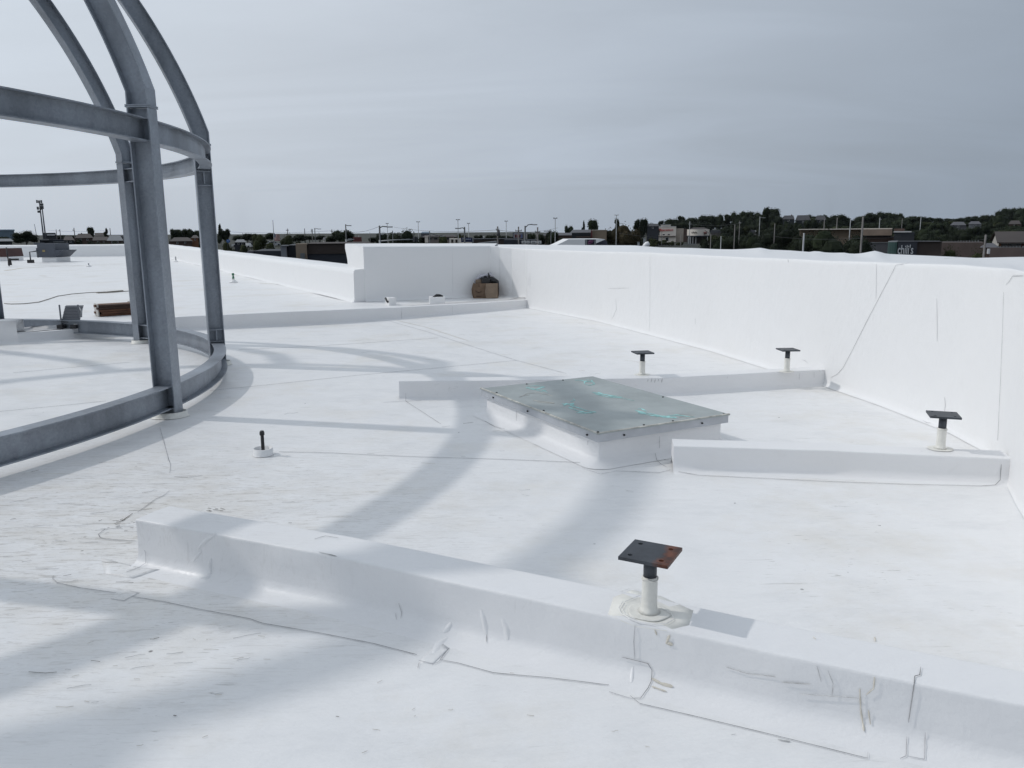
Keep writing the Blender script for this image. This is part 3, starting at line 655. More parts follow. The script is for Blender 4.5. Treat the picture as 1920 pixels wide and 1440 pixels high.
# grey rooftop unit with a slanted hood
ub = UP(72, 492); k_ = ub.y / F_; un = thing('rooftop_unit', 'grey rooftop air unit with a slanted hood by the far parapet', 'rooftop unit', UP(88, 492))
MU = flat('dark_grey_unit_paint', (.075, .085, .105), .6, .1, .8)
m = MB(); X0 = ub.x; W1 = 33 * k_; Dp = 1.6; z0 = UZ + .28
m.box((X0 + W1 / 2, ub.y + Dp / 2, z0 + 13 * k_), (W1 - .05, Dp, 25.5 * k_)); m.build('cabinet', MU, un)
m = MB(); xa = X0 + W1 - .02
m.add([(xa, ub.y + y, z0 + z) for y in (0, Dp) for z in (.02,)] + [(xa, ub.y + y, z0 + 13.5 * k_) for y in (0, Dp)] + [(xa + 14.5 * k_, ub.y + y, z0 + 13.2 * k_) for y in (0, Dp)], [(0, 2, 4), (1, 5, 3), (2, 3, 5, 4), (0, 4, 5, 1), (0, 1, 3, 2)]); m.build('intake_hood', MU, un)
m = MB(); m.box((X0 + W1 / 2 + .1, ub.y + Dp / 2, UZ + .14), (W1 - .2, Dp - .1, .28)); m.build('base_curb', MWALL, un)
m = MB(); m.box((X0 - 1.2 * k_, ub.y + .5, z0 + 9 * k_), (2.4 * k_, .9, 17 * k_)); m.build('side_panel', MU, un)
m = MB(); m.box((X0 + W1 * .38, ub.y - .012, z0 + 12 * k_), (4.5 * k_, .02, 3.4 * k_)); m.build('warning_label', flat('yellow_label', (.35, .27, .12)), un)
m = MB(); m.box((X0 - .3, ub.y + .8, z0 + 25 * k_), (4 * k_, .9, .12)); m.build('top_trim', MU, un)
gp = UP(58, 493)
g_ = thing('gas_pipe', 'thin pipe on a black block leading into the grey rooftop unit', 'pipe', gp)
m = MB(); m.tube([gp + Z * .15, gp + Z * .62, gp + Vector((.35, 0, .66)), (X0 - .1, ub.y + .1, gp.z + .66)], .035, 6); m.tube([gp + Vector((.45, 0, .66)), gp + Vector((.45, 0, .3))], .03, 6); m.build('pipe', MPOLED, g_)
m = MB(); m.box(gp + Z * .09, (.24, .3, .18)); m.build('block', MBLK, g_)
rb = UP(-14, 489.5); m = MB(); k2 = rb.y / F_
ru = thing('rooftop_unit', 'dark red-brown rooftop unit cut off by the left edge of the picture', 'rooftop unit', rb)
MR_ = flat('dark_red_brown_paint', (.055, .018, .016), .6)
m.add([rb + Vector(q) for q in ((0, 0, .25), (30 * k2, 0, .25), (28 * k2, 0, 23 * k2), (0, 0, 23 * k2), (0, 1.6, .25), (30 * k2, 1.6, .25), (28 * k2, 1.6, 23 * k2), (0, 1.6, 23 * k2))], [(0, 1, 2, 3), (1, 5, 6, 2), (5, 4, 7, 6), (4, 0, 3, 7), (3, 2, 6, 7), (0, 4, 5, 1)]); m.build('cabinet', MR_, ru)
m = MB(); m.box(rb + Vector((15 * k2, .8, .13)), (30 * k2, 1.5, .25)); m.build('base_curb', MWALL, ru)
for px_, lab, big in (((19, 499), 'small black pipe stand nearest the red-brown rooftop unit', 0), ((22, 488), 'small black pipe stub with a flat foot beside the red-brown rooftop unit', 1)):
    q = UP(*px_); o = thing('pipe_stand', lab, 'pipe stand', q); m = MB()
    if big: m.tube([q, q + Z * .3, q + Vector((0, 0, .42))], [.14, .08, .04], 7); m.build('stub', MBLK, o); m = MB(); m.box(q + Vector((.45, 0, .07)), (.4, .25, .14)); m.build('foot', MR_, o)
    else: m.tube([q + Vector((-.05, 0, .0)), q + Vector((-.08, 0, .95))], .03, 6); m.tube([q + Z * .05, q + Z * .4], [.1, .07], 7); m.build('upright', MBLK, o); m = MB(); m.box(q + Vector((.25, 0, .34)), (.42, .12, .09)); m.build('arm', MBLK, o)
for px_, hh, lab, cols in (((438, 530), 14.5, 'short white pipe banded green, on the roof before the long parapet', 1), ((330, 491), 8, 'small grey pipe stub at the foot of the long parapet', 0), ((166.5, 500), 4.5, 'tiny vent stub alone on the far roof', 0)):
    q = UP(*px_); kk = q.y / F_; o = thing('roof_stub', lab, 'vent pipe', q); m = MB(); m.tube([q, q + Z * .05, q + Z * .09], [.14, .09, .05], 10); m.build('boot', MWALL, o)
    m = MB(); r_ = 2.0 * kk if cols else 1.2 * kk; m.cyl(q + Z * .05, r_, hh * kk, 10); m.build('pipe', flat('white_pipe', (.6, .62, .6)) if cols else MPOLEL, o)
    if cols:
        m = MB(); m.cyl(q + Z * .13, r_ + .004, .035, 10); m.cyl(q + Z * (.05 + hh * kk - .06), r_ + .004, .06, 10); m.box(q + Vector((.01, -r_, .19)), (.03, .012, .06)); m.build('green_band', flat('green_tape', (.02, .16, .08)), o)
q = G(371, 477.5, UZ); 
# wandering cord
m = MB(); cps = [(8, 570), (22, 571), (45, 570.5), (72, 567.5), (90, 562), (108, 556), (135, 552), (165, 549.5), (200, 548), (231, 545.3), (231, 546.2), (215, 548), (180, 549.5), (185, 550.2), (212, 549), (247, 546)]
pc = [UP(*q) + Z * .012 for q in cps]; m.tube(pc, .009, 5); m.build('cord', flat('grey_brown_cord', (.22, .20, .17)), loc=pc[4], label='thin cord wandering over the roof behind the steel frame', cat='cord')
# louvred metal cart
kb = UP(127, 616); kk = kb.y / F_
lc = thing('slatted_rack', 'grey slatted metal rack with upright handles standing behind the ring beam', 'metal rack', kb)
MRK = flat('grey_rack_metal', (.15, .16, .18), .5, .1, 5)
wK = 35 * kk; zt = (616 - 577) * kk
m = MB()
for s_ in (-1, 1): m.box(kb + Vector((s_ * wK / 2, .10, zt / 2 + .02)), (.018, .018, zt + .04))
m.build('side_frame', MRK, lc)
for i in range(11):
    m = MB(); zi = .10 + (zt - .10) * i / 10; m.box(kb + Vector((0, .10 + .018 * i * .9, zi)), (wK - .02, .05, .02), mtx=Matrix.Rotation(R(18), 3, 'X')); m.build('slat', MRK, lc)
m = MB(); m.tube([kb + Vector((wK / 2 + .02, .1, zt)), kb + Vector((wK / 2 + .07, .06, zt - .06)), kb + Vector((wK / 2 + .09, .0, zt * .55))], .012, 6); m.build('handle', MPOLEL, lc)
for s_ in (-1, 1): m = MB(); m.box(kb + Vector((s_ * wK * .36, .02, .03)), (wK * .3, .12, .06)); m.build('foot', MBLK, lc)
m = MB(); m.box(kb + Vector((0, .16, .06)), (wK * 1.05, .04, .03)); m.build('bottom_bar', MBLK, lc)
# lumber
la, lb = UP(187, 594.5), UP(296, 587.5); dd = (lb - la).normalized(); pp = Vector((-dd.y, dd.x, 0)); ang = math.atan2(dd.y, dd.x); Ln = (lb - la).length
lt = thing('lumber_stack', 'stack of long red-brown boards strapped together behind the steel columns', 'lumber stack', la)
MWD = [flat('red_brown_board', (.10, .042, .022), .8, .35, 3, strk=(.3, 3, 3)), flat('brown_board', (.15, .075, .04), .8, .35, 3, strk=(.3, 3, 3)), flat('dark_board', (.045, .022, .016), .8, .3, 3)]
random.seed(5)
for r_ in range(5):
    for c_ in range(4):
        m = MB(); l_ = Ln * random.uniform(.95, 1.03); m.box(la + dd * (Ln / 2 + random.uniform(-.04, .04)) + pp * (.06 + c_ * .105 + random.uniform(-.01, .01)) + Z * (.022 + r_ * .043), (l_, .095, .036), ang + random.uniform(-.006, .006)); m.build('board', MWD[random.choice((0, 0, 1, 2))], lt)
m = MB(); m.box(la + dd * Ln * .66 + pp * .21 + Z * .115, (.03, .44, .24), ang + .3); m.build('white_strap', flat('white_strap', (.6, .6, .6)), lt)
m = MB(); m.box(la + dd * .0 + pp * .2 + Z * .12, (.02, .3, .22), ang); m.build('end_wrap', flat('pale_wrap', (.5, .48, .45)), lt)
#%%SEAMS
# ================================================================== SEAMS, SCUFFS, STAINS ON THE MEMBRANE
def seam(px, w_=.0042, mt=MSEAM, par=roof, name='seam', step=10, jit=.25, off=.004):
    m = MB(); ribbon(m, px, w_, step, 0, off, jit)
    if m.v: return m.build(name, mt, par)
def c7(*p): return [(x / 3.692, 560 + y / 3.692) for x, y in p]
def c6(*p): return [(400 + x / 3.2, 620 + y / 3.2) for x, y in p]
def cL(*p): return [(x / 2, 880 + y / 2) for x, y in p]
def cR_(*p): return [(1100 + x / 2.3415, 1120 + y / 2.3415) for x, y in p]
def cA(*p): return [(180 + x / 4.3636, 920 + y / 4.3636) for x, y in p]
seam([(523, 848), (620, 850), (700, 854), (770, 857), (940, 862), (1088, 868)])
seam(c7((0, 783), (400, 745), (735, 711))); seam(c7((90, 515), (500, 478), (900, 442)), .003); seam([(393, 733), (485, 724)] + c6((860, 270), (1820, 180)))
seam(c6((150, 115), (600, 95), (1350, 45)), .006); seam([(726, 601), (800, 622), (870, 645), (968, 676), (1063, 701)], .008, MSEAML); seam([(740, 600), (800, 614), (880, 640)], .012, MTAN)
seam([(1063, 701), (1063, 716)], .006, MDIRT)
# skirt seams of the foreground curb
seam(cL((200, 400), (198, 412), (215, 428), (300, 447), (435, 466)), .0028); seam(cL((497, 480), (620, 500), (740, 526), (860, 548), (940, 564), (985, 580), (1200, 617), (1400, 656), (1563, 698)), .0032)
seam(cL((1650, 717), (1720, 730), (1850, 766), (1920, 773), (2060, 785), (2284, 812)), .0028); seam([(1181, 1306), (1200, 1321), (1300, 1344), (1450, 1380), (1627, 1424)], .0026)
seam(cL((415, 488), (465, 495), (520, 466)), .0018, MSEAML); seam(cL((1570, 720), (1625, 733), (1645, 725), (1684, 673)), .0018, MSEAML); seam(cL((1650, 717), (1684, 673)), .0022)
seam(cL((1567, 748), (1572, 728)), .003, MDIRT); seam([(1142, 1299), (1185, 1312)], .002, MSEAML)
seam(cR_((155, 260), (270, 288), (288, 318), (284, 370), (270, 400), (236, 447), (200, 448)), .0024); seam(cR_((213, 120), (208, 190), (212, 270)), .002, MSEAML)
seam(cR_((1466, 310), (1462, 345), (1440, 350), (1438, 375), (1412, 548)), .0026); seam(cR_((1405, 610), (1402, 700), (1375, 712)), .002, MSEAML); seam(cR_((1486, 590), (1482, 715), (1410, 702)), .0022, MSEAML)
seam(cR_((1232, 712), (1234, 685)), .0016); 
# left end of the foreground curb
seam(cA((330, 418), (80, 400), (35, 388), (20, 362), (75, 320)), .004); seam(cA((150, 275), (215, 250), (300, 190)), .006, MDIRT, jit=.9); seam(cA((340, 180), (420, 122), (480, 78), (560, 40), (600, 5)), .004, MSEAML)
seam(cA((400, 482), (412, 505), (412, 592), (360, 630), (250, 672)), .0024, MSEAML); seam(cA((350, 195), (352, 230)), .003); seam(cA((362, 195), (364, 228)), .002)
seam([(300, 802), (310, 840), (316, 862), (320, 872), (318, 888)], .005, MSEAML, jit=.7); seam([(327, 895), (352, 896)], .004, MDIRT); seam([(355, 896), (380, 892)], .003, MSEAML)
# hatch and curb corners
seam([(1091, 878), (1126, 890), (1155, 884)], .0022, MSEAML); seam([(1155, 884), (1180, 885), (1236, 887), (1257, 882)], .0035); seam([(1272, 885), (1310, 892), (1430, 898), (1560, 904), (1700, 909), (1840, 912), (1866, 910), (1875, 900), (1877, 870)], .0035)
seam([(1228, 850), (1231, 862), (1238, 870), (1250, 877)], .0028); seam(c6((1155, 375), (1155, 425), (1365, 562)), .004); seam(c6((1370, 580), (1420, 574)), .004, MSEAML); seam(c6((1500, 560), (1560, 552)), .006, MDIRT); seam(c6((1630, 545), (1690, 580), (1750, 592)), .0035)
seam(c6((1240, 270), (1243, 330)), .005, MDIRT); seam(c6((1020, 432), (1250, 420)), .004, MSEAML)
seam([(969, 769), (969, 789)], .003); seam([(1236, 818), (1236, 840)], .003); seam([(1103, 826), (1103, 834)], .003)
# seams on the walls
seam([(1681, 497), (1660, 537), (1627, 600), (1598, 658), (1581, 690), (1570, 702), (1558, 708)], .003, par=cwall); seam([(1681, 497), (1740, 489), (1800, 482.5)], .004, MSEAML, par=cwall)
seam([(1883, 548), (1881, 620), (1877, 720), (1872, 826)], .0024, par=cwall); seam([(1920, 517), (1900, 517.5), (1893, 528), (1887, 534)], .0035, par=cwall)
seam([(1772, 745), (1773, 760), (1771, 778)], .004, MSEAML, cwall); seam([(1730, 789), (1738, 793), (1746, 793)], .004, MSEAML, cwall); seam([(1503, 674), (1510, 676), (1515, 681)], .004, MSEAML, cwall)
for a in ([(988, 470), (987.5, 520), (988, 574)], [(937, 466), (937.5, 553)], [(1219, 482), (1219, 560), (1218, 622)], [(848, 470), (849, 555)], [(1644, 495), (1643, 560)], [(1757, 560), (1758, 640)]): seam(a, .004, mat('faint_lap', (.62, .62, .63), .6), cwall if a[0][0] > 930 else bwall)
seam([(1304, 597), (1304, 608)], .006, MSEAML, cwall); seam([(994, 512), (994, 540)], .008, MSEAML, cwall); seam([(991, 520), (991, 535)], .01, MSEAML, cwall); seam([(1478, 487), (1479, 492)], .01, MDIRT, cwall)
seam([(1155, 560), (1156, 580), (1147, 600)], .004, MSEAML, cwall); seam([(1140, 541), (1180, 540)], .004, MSEAML, cwall)
# seams on the step and curbs behind
for a in ([(443, 588), (444, 606)], [(753, 578), (753, 598)], [(848, 574), (848, 590)]): seam(a, .008, MSEAML, stepo)
for a in ([(1193, 704), (1191, 722)], [(1365, 702), (1363, 710)], [(1499, 700), (1498, 712)], [(1526, 698), (1526, 708)]): seam(a, .006, MSEAML, c2o)
# smudges of dirt: many small irregular strokes joined into one
random.seed(11)
m = MB(); m2_ = MB(); m3_ = MB()
def stroke(mb, x, y, l_, a, w_, curve=.3):
    d = ray(x, y).normalized(); hs_ = [t.ray_cast(EYE, d) for t in SURF]; hs_ = [(h[3], i) for i, h in enumerate(hs_) if h[0] is not None]
    if not hs_ or min(hs_)[1] != 0: return
    w_ *= .5
    if random.random() < .72: return
    ps_ = []; 
    for i in range(4): ps_.append((x + cos(a) * l_ * i / 3 + random.uniform(-curve, curve) * l_ * .25, y + sin(a) * l_ * .45 * i / 3 + random.uniform(-curve, curve) * l_ * .12))
    ribbon(mb, ps_, w_, 7, 0, .0035, .9)
for _ in range(150):
    x, y = random.uniform(0, 480), random.uniform(880, 1110) if random.random() < .75 else random.uniform(1180, 1330); stroke(random.choice((m2_, m2_, m3_, m)), x, y, random.uniform(8, 60), random.uniform(-.55, .15), random.uniform(.001, .0034))
for _ in range(60): stroke(m, 395 + random.gauss(0, 12), 955 + random.gauss(0, 3.5), random.uniform(4, 12), random.uniform(0, .6), random.uniform(.003, .009))
for _ in range(70): stroke(random.choice((m, m2_)), 232 + random.gauss(0, 22), 985 + random.gauss(0, 9), random.uniform(3, 12), random.uniform(-.8, .2), random.uniform(.0015, .004))
for _ in range(110):
    x, y = random.uniform(0, 1900), random.uniform(700, 1435); stroke(random.choice((m2_, m2_, m2_, m)), x, y, random.uniform(4, 26), random.uniform(-.6, .5), random.uniform(.001, .0026))
for _ in range(70):
    x, y = random.uniform(650, 1350), random.uniform(600, 700); stroke(random.choice((m2_, m3_)), x, y, random.uniform(5, 30), random.uniform(-.1, .5), random.uniform(.004, .010))
for _ in range(70):
    x, y = random.uniform(430, 980), random.uniform(740, 960); stroke(random.choice((m2_, m3_, m2_)), x, y, random.uniform(5, 28), random.uniform(-.3, .1), random.uniform(.002, .005))
for _ in range(90):
    x, y = random.uniform(100, 1300), random.uniform(1180, 1430); stroke(m3_, x, y, random.uniform(4, 16), random.uniform(-1, .6), random.uniform(.001, .003))
for x, y in ((1646, 986), (630, 1345), (325, 1343), (450, 1273), (78, 1003), (561, 1009), (541, 981), (1021, 840)): stroke(m, x, y, 6, .2, .006)
# drifts of tan dirt on the far roof
for pl, w_ in (([(8, 508), (40, 503), (75, 501), (115, 499)], .18), ([(60, 498), (150, 498), (235, 495)], .10), ([(212, 496), (228, 495)], .15), ([(74, 517), (88, 518)], .10), ([(484, 531), (500, 532), (522, 533)], .05)): ribbon(m3_, pl, w_, 5, 0, .004, .9)
# stains and drips on the curbs
for a in (([(1256, 1190), (1250, 1205), (1262, 1208)], .012), ([(1228, 1180), (1232, 1190)], .006), ([(1222, 1272), (1240, 1282), (1262, 1288)], .010), ([(1222, 1288), (1250, 1298)], .008), ([(1612, 1290), (1614, 1330), (1620, 1372)], .005), ([(1628, 1330), (1632, 1358)], .004), ([(1640, 1268), (1638, 1290), (1624, 1302)], .004), ([(1640, 1196), (1641, 1203)], .02), ([(1524, 1196), (1530, 1200)], .012)): ribbon(m3_, a[0], a[1], 4, 0, .0035, .8)
for a in (([(1362, 1250), (1400, 1262), (1455, 1268)], .002), ([(1465, 1278), (1520, 1282)], .003), ([(1532, 1248), (1540, 1278)], .0018), ([(1552, 1256), (1562, 1280), (1560, 1305)], .0016), ([(1500, 1300), (1610, 1308)], .0013), ([(748, 1130), (754, 1148), (752, 1160)], .002), ([(742, 1150), (744, 1162)], .002), ([(598, 1036), (616, 1040), (632, 1044)], .004), ([(590, 1012), (610, 1006), (635, 1010)], .002), ([(913, 1190), (912, 1206)], .003), ([(1458, 1388), (1482, 1392)], .005)): ribbon(m2_, a[0], a[1], 5, 0, .0035, .7)
for x, y, k in [(1216 + i * 6.5, 708 + (i % 3), 0) for i in range(5)]: ribbon(m2_, [(x, y), (x - 2, y + 8)], .007, 4, 0, .003, .8)
for mm, mt, nm_ in ((m, MDIRT, 'black_scuffs'), (m2_, mat('grey_scuff', (.52, .52, .51), .8, var=.3, vs=20), 'grey_scuffs'), (m3_, MTAN, 'tan_scuffs')): mm.build(nm_, mt, roof, kind='stuff')
# creases in the membrane of the foreground curb: raised folds
def fold(px, w_, h_, par=fcob):
    m = MB(); P = resamp(px, 4); pts = []
    for q in P:
        d = ray(*q[:2]).normalized(); best = None
        for t in SURF:
            h = t.ray_cast(EYE, d)
            if h[0] is not None and (best is None or h[3] < best[3]): best = h
        if best: pts.append((best[0], best[1] if best[1].dot(d) < 0 else -best[1]))
    vs = []; n = len(pts)
    for i, (p, nn) in enumerate(pts):
        f = sin(pi * i / (n - 1)) ** .7 if n > 1 else 0; td = (pts[min(i + 1, n - 1)][0] - pts[max(i - 1, 0)][0]).normalized(); sd = td.cross(nn).normalized(); 
        for u, hh in ((-1, -.001), (-.5, .35), (-.1, 1), (.25, .8), (.7, .15), (1, -.001)): vs.append(p + sd * w_ * u * (.4 + .6 * f) + nn * (h_ * .55 * hh * f + (.0008 if abs(u) < 1 else -.002)))
    m.add(vs, [(i * 6 + k, i * 6 + k + 1, (i + 1) * 6 + k + 1, (i + 1) * 6 + k) for i in range(n - 1) for k in range(5)], 0, True); m.build('membrane_fold', MCURB, par)
fold([(404, 1002), (386, 1014), (374, 1026), (370, 1033)], .014, .012); fold([(378, 1033), (366, 1047), (362, 1053)], .012, .008); fold([(396, 1047), (394, 1060), (396, 1075)], .014, .016); fold([(396, 1076), (388, 1083), (376, 1083)], .020, .016)
fold([(846, 1168), (840, 1178), (832, 1186)], .018, .012); fold([(902, 1143), (908, 1165), (912, 1190)], .016, .006); fold([(942, 1160), (950, 1180), (952, 1200)], .018, .005); fold([(838, 1196), (824, 1206), (812, 1226)], .02, .006); fold([(1187, 1250), (1184, 1280)], .01, .004)
# welded corner patches: thin sheets with a visible edge
def patch(px, par, mt=MCURB, lift=.0009, name='welded_patch'):
    m = MB(); vs = []
    ctr = [sum(q[i] for q in px) / len(px) for i in (0, 1)]; rows = [px]; grid = []
    for f in (1.0, .66, .33, .01):
        for q in resamp(px + [px[0]], 9)[:-1]:
            x, y = ctr[0] + (q[0] - ctr[0]) * f, ctr[1] + (q[1] - ctr[1]) * f; d = ray(x, y).normalized(); best = None
            for t in SURF:
                h = t.ray_cast(EYE, d)
                if h[0] is not None and (best is None or h[3] < best[3]): best = h
            if best is None: return
            nn = best[1] if best[1].dot(d) < 0 else -best[1]; vs.append(best[0] + nn * lift * (.7 if f == 1.0 else 1))
    K = len(vs) // 4
    base = [v - Vector((0, 0, .003)) for v in vs[:K]]
    m.add(base + vs, [(j * K + i, j * K + (i + 1) % K, (j + 1) * K + (i + 1) % K, (j + 1) * K + i) for j in range(4) for i in range(K)] + [tuple(4 * K + i for i in range(K))], 0, True); m.build(name, mt, par)
patch([(208, 1124), (233, 1128), (262, 1112), (240, 1106)], roof, MW, .0006); patch([(785, 1242), (812, 1246), (843, 1216), (826, 1204), (800, 1225)], roof, MW, .0006)
patch([(1140, 1152), (1150, 1120), (1185, 1106), (1240, 1118), (1300, 1145), (1292, 1172), (1250, 1182), (1190, 1174)], fcob, MYEL, .0006, 'adhesive_stain')
patch([(190, 1046), (262, 1064), (300, 1068), (250, 1085), (195, 1076)], roof, MW)
#%%BACKGROUND
# ================================================================== THE TOWN BEYOND THE ROOF
def kx(D): return D / F_
# ---- trees
def crown_mesh(name, mt, seed, n_leaf=1500, lean=0, shape='round', leaf=.055):
    random.seed(seed); m = MB(); lumps = []
    if shape == 'round':
        lumps = [(Vector((0, 0, .62)), .30)] + [(Vector((cos(a) * r_, sin(a) * r_, random.uniform(.42, .80))), random.uniform(.13, .21)) for a, r_ in [(random.uniform(0, 6.3), random.uniform(.14, .33)) for _ in range(13)]]
    elif shape == 'tall':
        lumps = [(Vector((random.uniform(-.2, .2) * (1.3 - z), random.uniform(-.2, .2) * (1.3 - z), z)), random.uniform(.13, .2) * (1.3 - z * .75)) for z in [.2 + .72 * i / 17 for i in range(18)]]
    else:
        lumps = [(Vector((random.uniform(-.42, .42), random.uniform(-.42, .42), random.uniform(.18, .72))), random.uniform(.16, .26)) for _ in range(14)]
    for c, r_ in lumps:                                # inner mass of twigs and leaves
        for i in range(5):
            a0 = i / 5 * pi
        vs = []; nn = 8
        for j in range(1, 5):
            for i in range(nn):
                th_ = pi * j / 5; ph_ = 2 * pi * i / nn; q = Vector((sin(th_) * cos(ph_), sin(th_) * sin(ph_), cos(th_))); vs.append(c + q * r_ * .78 * (1 + .35 * noise.noise(q * 2.3 + c * 9)))
        vs += [c + Z * r_ * .8, c - Z * r_ * .8]
        fs = [(j * nn + i, (j + 1) * nn + i, (j + 1) * nn + (i + 1) % nn, j * nn + (i + 1) % nn) for j in range(3) for i in range(nn)] + [(4 * nn, i, (i + 1) % nn) for i in range(nn)] + [(4 * nn + 1, 3 * nn + (i + 1) % nn, 3 * nn + i) for i in range(nn)]
        m.add(vs, fs)
    for _ in range(n_leaf):
        c, r_ = random.choice(lumps); q = Vector((random.gauss(0, 1), random.gauss(0, 1), random.gauss(0, 1))).normalized(); p = c + q * r_ * random.uniform(.72, 1.16) + Vector((0, 0, 0))
        a = Vector((random.gauss(0, 1), random.gauss(0, 1), random.gauss(0, .6))).normalized() * leaf * random.uniform(.5, 1.2); b = a.cross(q).normalized() * leaf * random.uniform(.4, .9)
        m.add([p - a * .5, p + b * .5, p + a * .5, p - b * .5], [(0, 1, 2, 3)])
    zt_ = sorted(q.z for q in m.v)[-6]; wx_ = max(abs(q.x) for q in m.v) * .93; wy_ = max(abs(q.y) for q in m.v) * .93
    for q in m.v: q.x *= .5 / wx_; q.y *= .5 / wy_; q.z *= 1 / zt_
    me = bpy.data.meshes.new(name); me.from_pydata([tuple(q) for q in m.v], [], m.f); me.materials.append(mt); return me
def trunk_mesh(seed, low=False):
    random.seed(seed); m = MB(); m.tube([(0, 0, 0), (.01, .0, .25), (-.01, .01, .5)], [.032, .024, .016], 7)
    for i in range(4): a = 1.6 * i + seed; m.tube([(0, 0, .24 + .05 * i), (cos(a) * .12, sin(a) * .12, .42 + .05 * i), (cos(a) * .24, sin(a) * .24, .56 + .05 * i)], [.014, .009, .004], 5)
    me = bpy.data.meshes.new('trunk'); me.from_pydata([tuple(q) for q in m.v], [], m.f); me.materials.append(MBARK); return me
CROWN = {}
for kk_, (sh, mi, nl, lf) in {'r0': ('round', 0, 1700, .060), 'r1': ('round', 0, 1700, .060), 'o0': ('round', 1, 1700, .060), 'b0': ('wide', 2, 2600, .05), 't0': ('tall', 0, 1400, .06), 't1': ('tall', 0, 1400, .06), 'w0': ('wide', 0, 2600, .048), 'w1': ('wide', 1, 2600, .048), 'R0': ('round', 0, 5200, .034), 'W0': ('wide', 0, 9000, .026), 'W1': ('wide', 1, 9000, .026)}.items():
    CROWN[kk_] = (crown_mesh('crown', LEAF[mi], hash(kk_) % 97 if False else sum(map(ord, kk_)), nl, shape=sh, leaf=lf), trunk_mesh(len(CROWN)))
def tree(cx, yt, wpx, D, kind='r0', label=None, group=None, name='tree', cat='tree', sink=0.0):
    top = at(cx, yt, D); gz = H(top.x, top.y) - sink; h = (top.z - gz); wd_ = wpx * kx(D) * 1.02
    o = thing(name, label or 'tree', cat, (top.x, top.y, gz), group); o.scale = (wd_, wd_, h); o.rotation_euler = (0, 0, random.uniform(0, 6.28))
    for nm_, me in (('crown', CROWN[kind][0]), ('trunk', CROWN[kind][1])):
        if nm_ == 'trunk' and name == 'shrub': continue
        c = bpy.data.objects.new(nm_, me); col.objects.link(c); c.parent = o
    return o
random.seed(21)
GL = 'trees massed along the far left skyline'; GR = 'trees massed on the wooded hill to the right'; GM = 'trees among the low buildings in the middle distance'
single = [(169, 424.5, 15, 300, 'r1', 'single dark oval tree standing clear of the roofs, second landmark right of the cell towers'), (198, 427, 13, 300, 't0', 'narrow dark tree beside the low house roofs, just right of the oval tree'),
    (47, 431, 48, 230, 'R0', 'broad dark tree directly left of the foot of the cell towers'), (378, 418.5, 26, 260, 't1', 'tall dark tree rising behind the right-hand steel column'), (487, 436, 34, 210, 'o0', 'yellow-green tree left of the flag pole'),
    (545, 436.5, 48, 200, 'w1', 'broad green tree right of the flag'), (642, 430, 40, 230, 'r0', 'loose round tree behind the dark brown building, street lamp before it'), (764, 427, 62, 170, 'R0', 'big round dark tree behind the top of the back wall'),
    (716, 435, 22, 190, 'r1', 'dark tree at the foot of the left curved lamp arm behind the back wall'), (870, 436.5, 28, 210, 'o0', 'low green tree behind the blue monument sign'), (920, 438.5, 24, 230, 'r0', 'low rounded tree beside the double-armed utility pole'),
    (1067, 421, 16, 300, 'r0', 'small tree at the left of a group of three above the grey roof'), (1094, 413, 12, 300, 't0', 'slender tree in the middle of a group of three above the grey roof'), (1112, 409.5, 24, 300, 'r1', 'round tree at the right of a group of three above the grey roof'),
    (1168, 417, 78, 190, 'b0', 'wide brown-green tree between the grey roof and the red-lettered store'), (1157, 408, 24, 260, 't1', 'dark treetop under the white lamp head'), (1034, 431, 26, 220, 'r0', 'dark tree beneath the rightmost double lamp before the white ridge roof'),
    (1556, 424, 140, 120, 'W0', 'large spreading dark tree in front of the tan building'), (1500, 434, 60, 130, 'R0', 'dark tree at the left side of the large spreading tree'), (1437, 387, 34, 330, 't1', 'tallest pointed tree on the hill'),
    (1600, 435, 66, 135, 'R0', 'dark tree beside the tall pole in front of the tan facade'), (1365, 436, 60, 150, 'R0', 'dark tree before the cream shop with curved front'), (1420, 438, 86, 150, 'W0', 'dark spreading tree in front of the long grey roof'),
    (1334, 444, 40, 140, 'r0', 'dark tree hiding the right end of the cream curved shop front'), (1470, 425, 90, 170, 'R0', 'dark tree mass left of the white pole'), (1822, 456, 90, 75, 'W1', 'green rounded hedge tree right of the dark restaurant wall'), (1745, 425, 70, 190, 'W0', 'broad dark tree behind the restaurant roof'),
    (995, 436, 22, 220, 'r1', 'dark tree right of the tall pylon sign'), (1012, 437, 20, 210, 'r0', 'dark tree between two utility poles near the white panels'), (897, 440, 18, 260, 'r0', 'pale distant tree behind the white sign'), (832, 439, 22, 210, 'o0', 'small loose tree before the arcade building'),
    (1898, 390, 70, 420, 'w0', 'wooded crest at the far right edge'), (1790, 425, 90, 170, 'W0', 'dark tree mass behind the small ochre house')]
for t in single: tree(*t[:5], t[5])
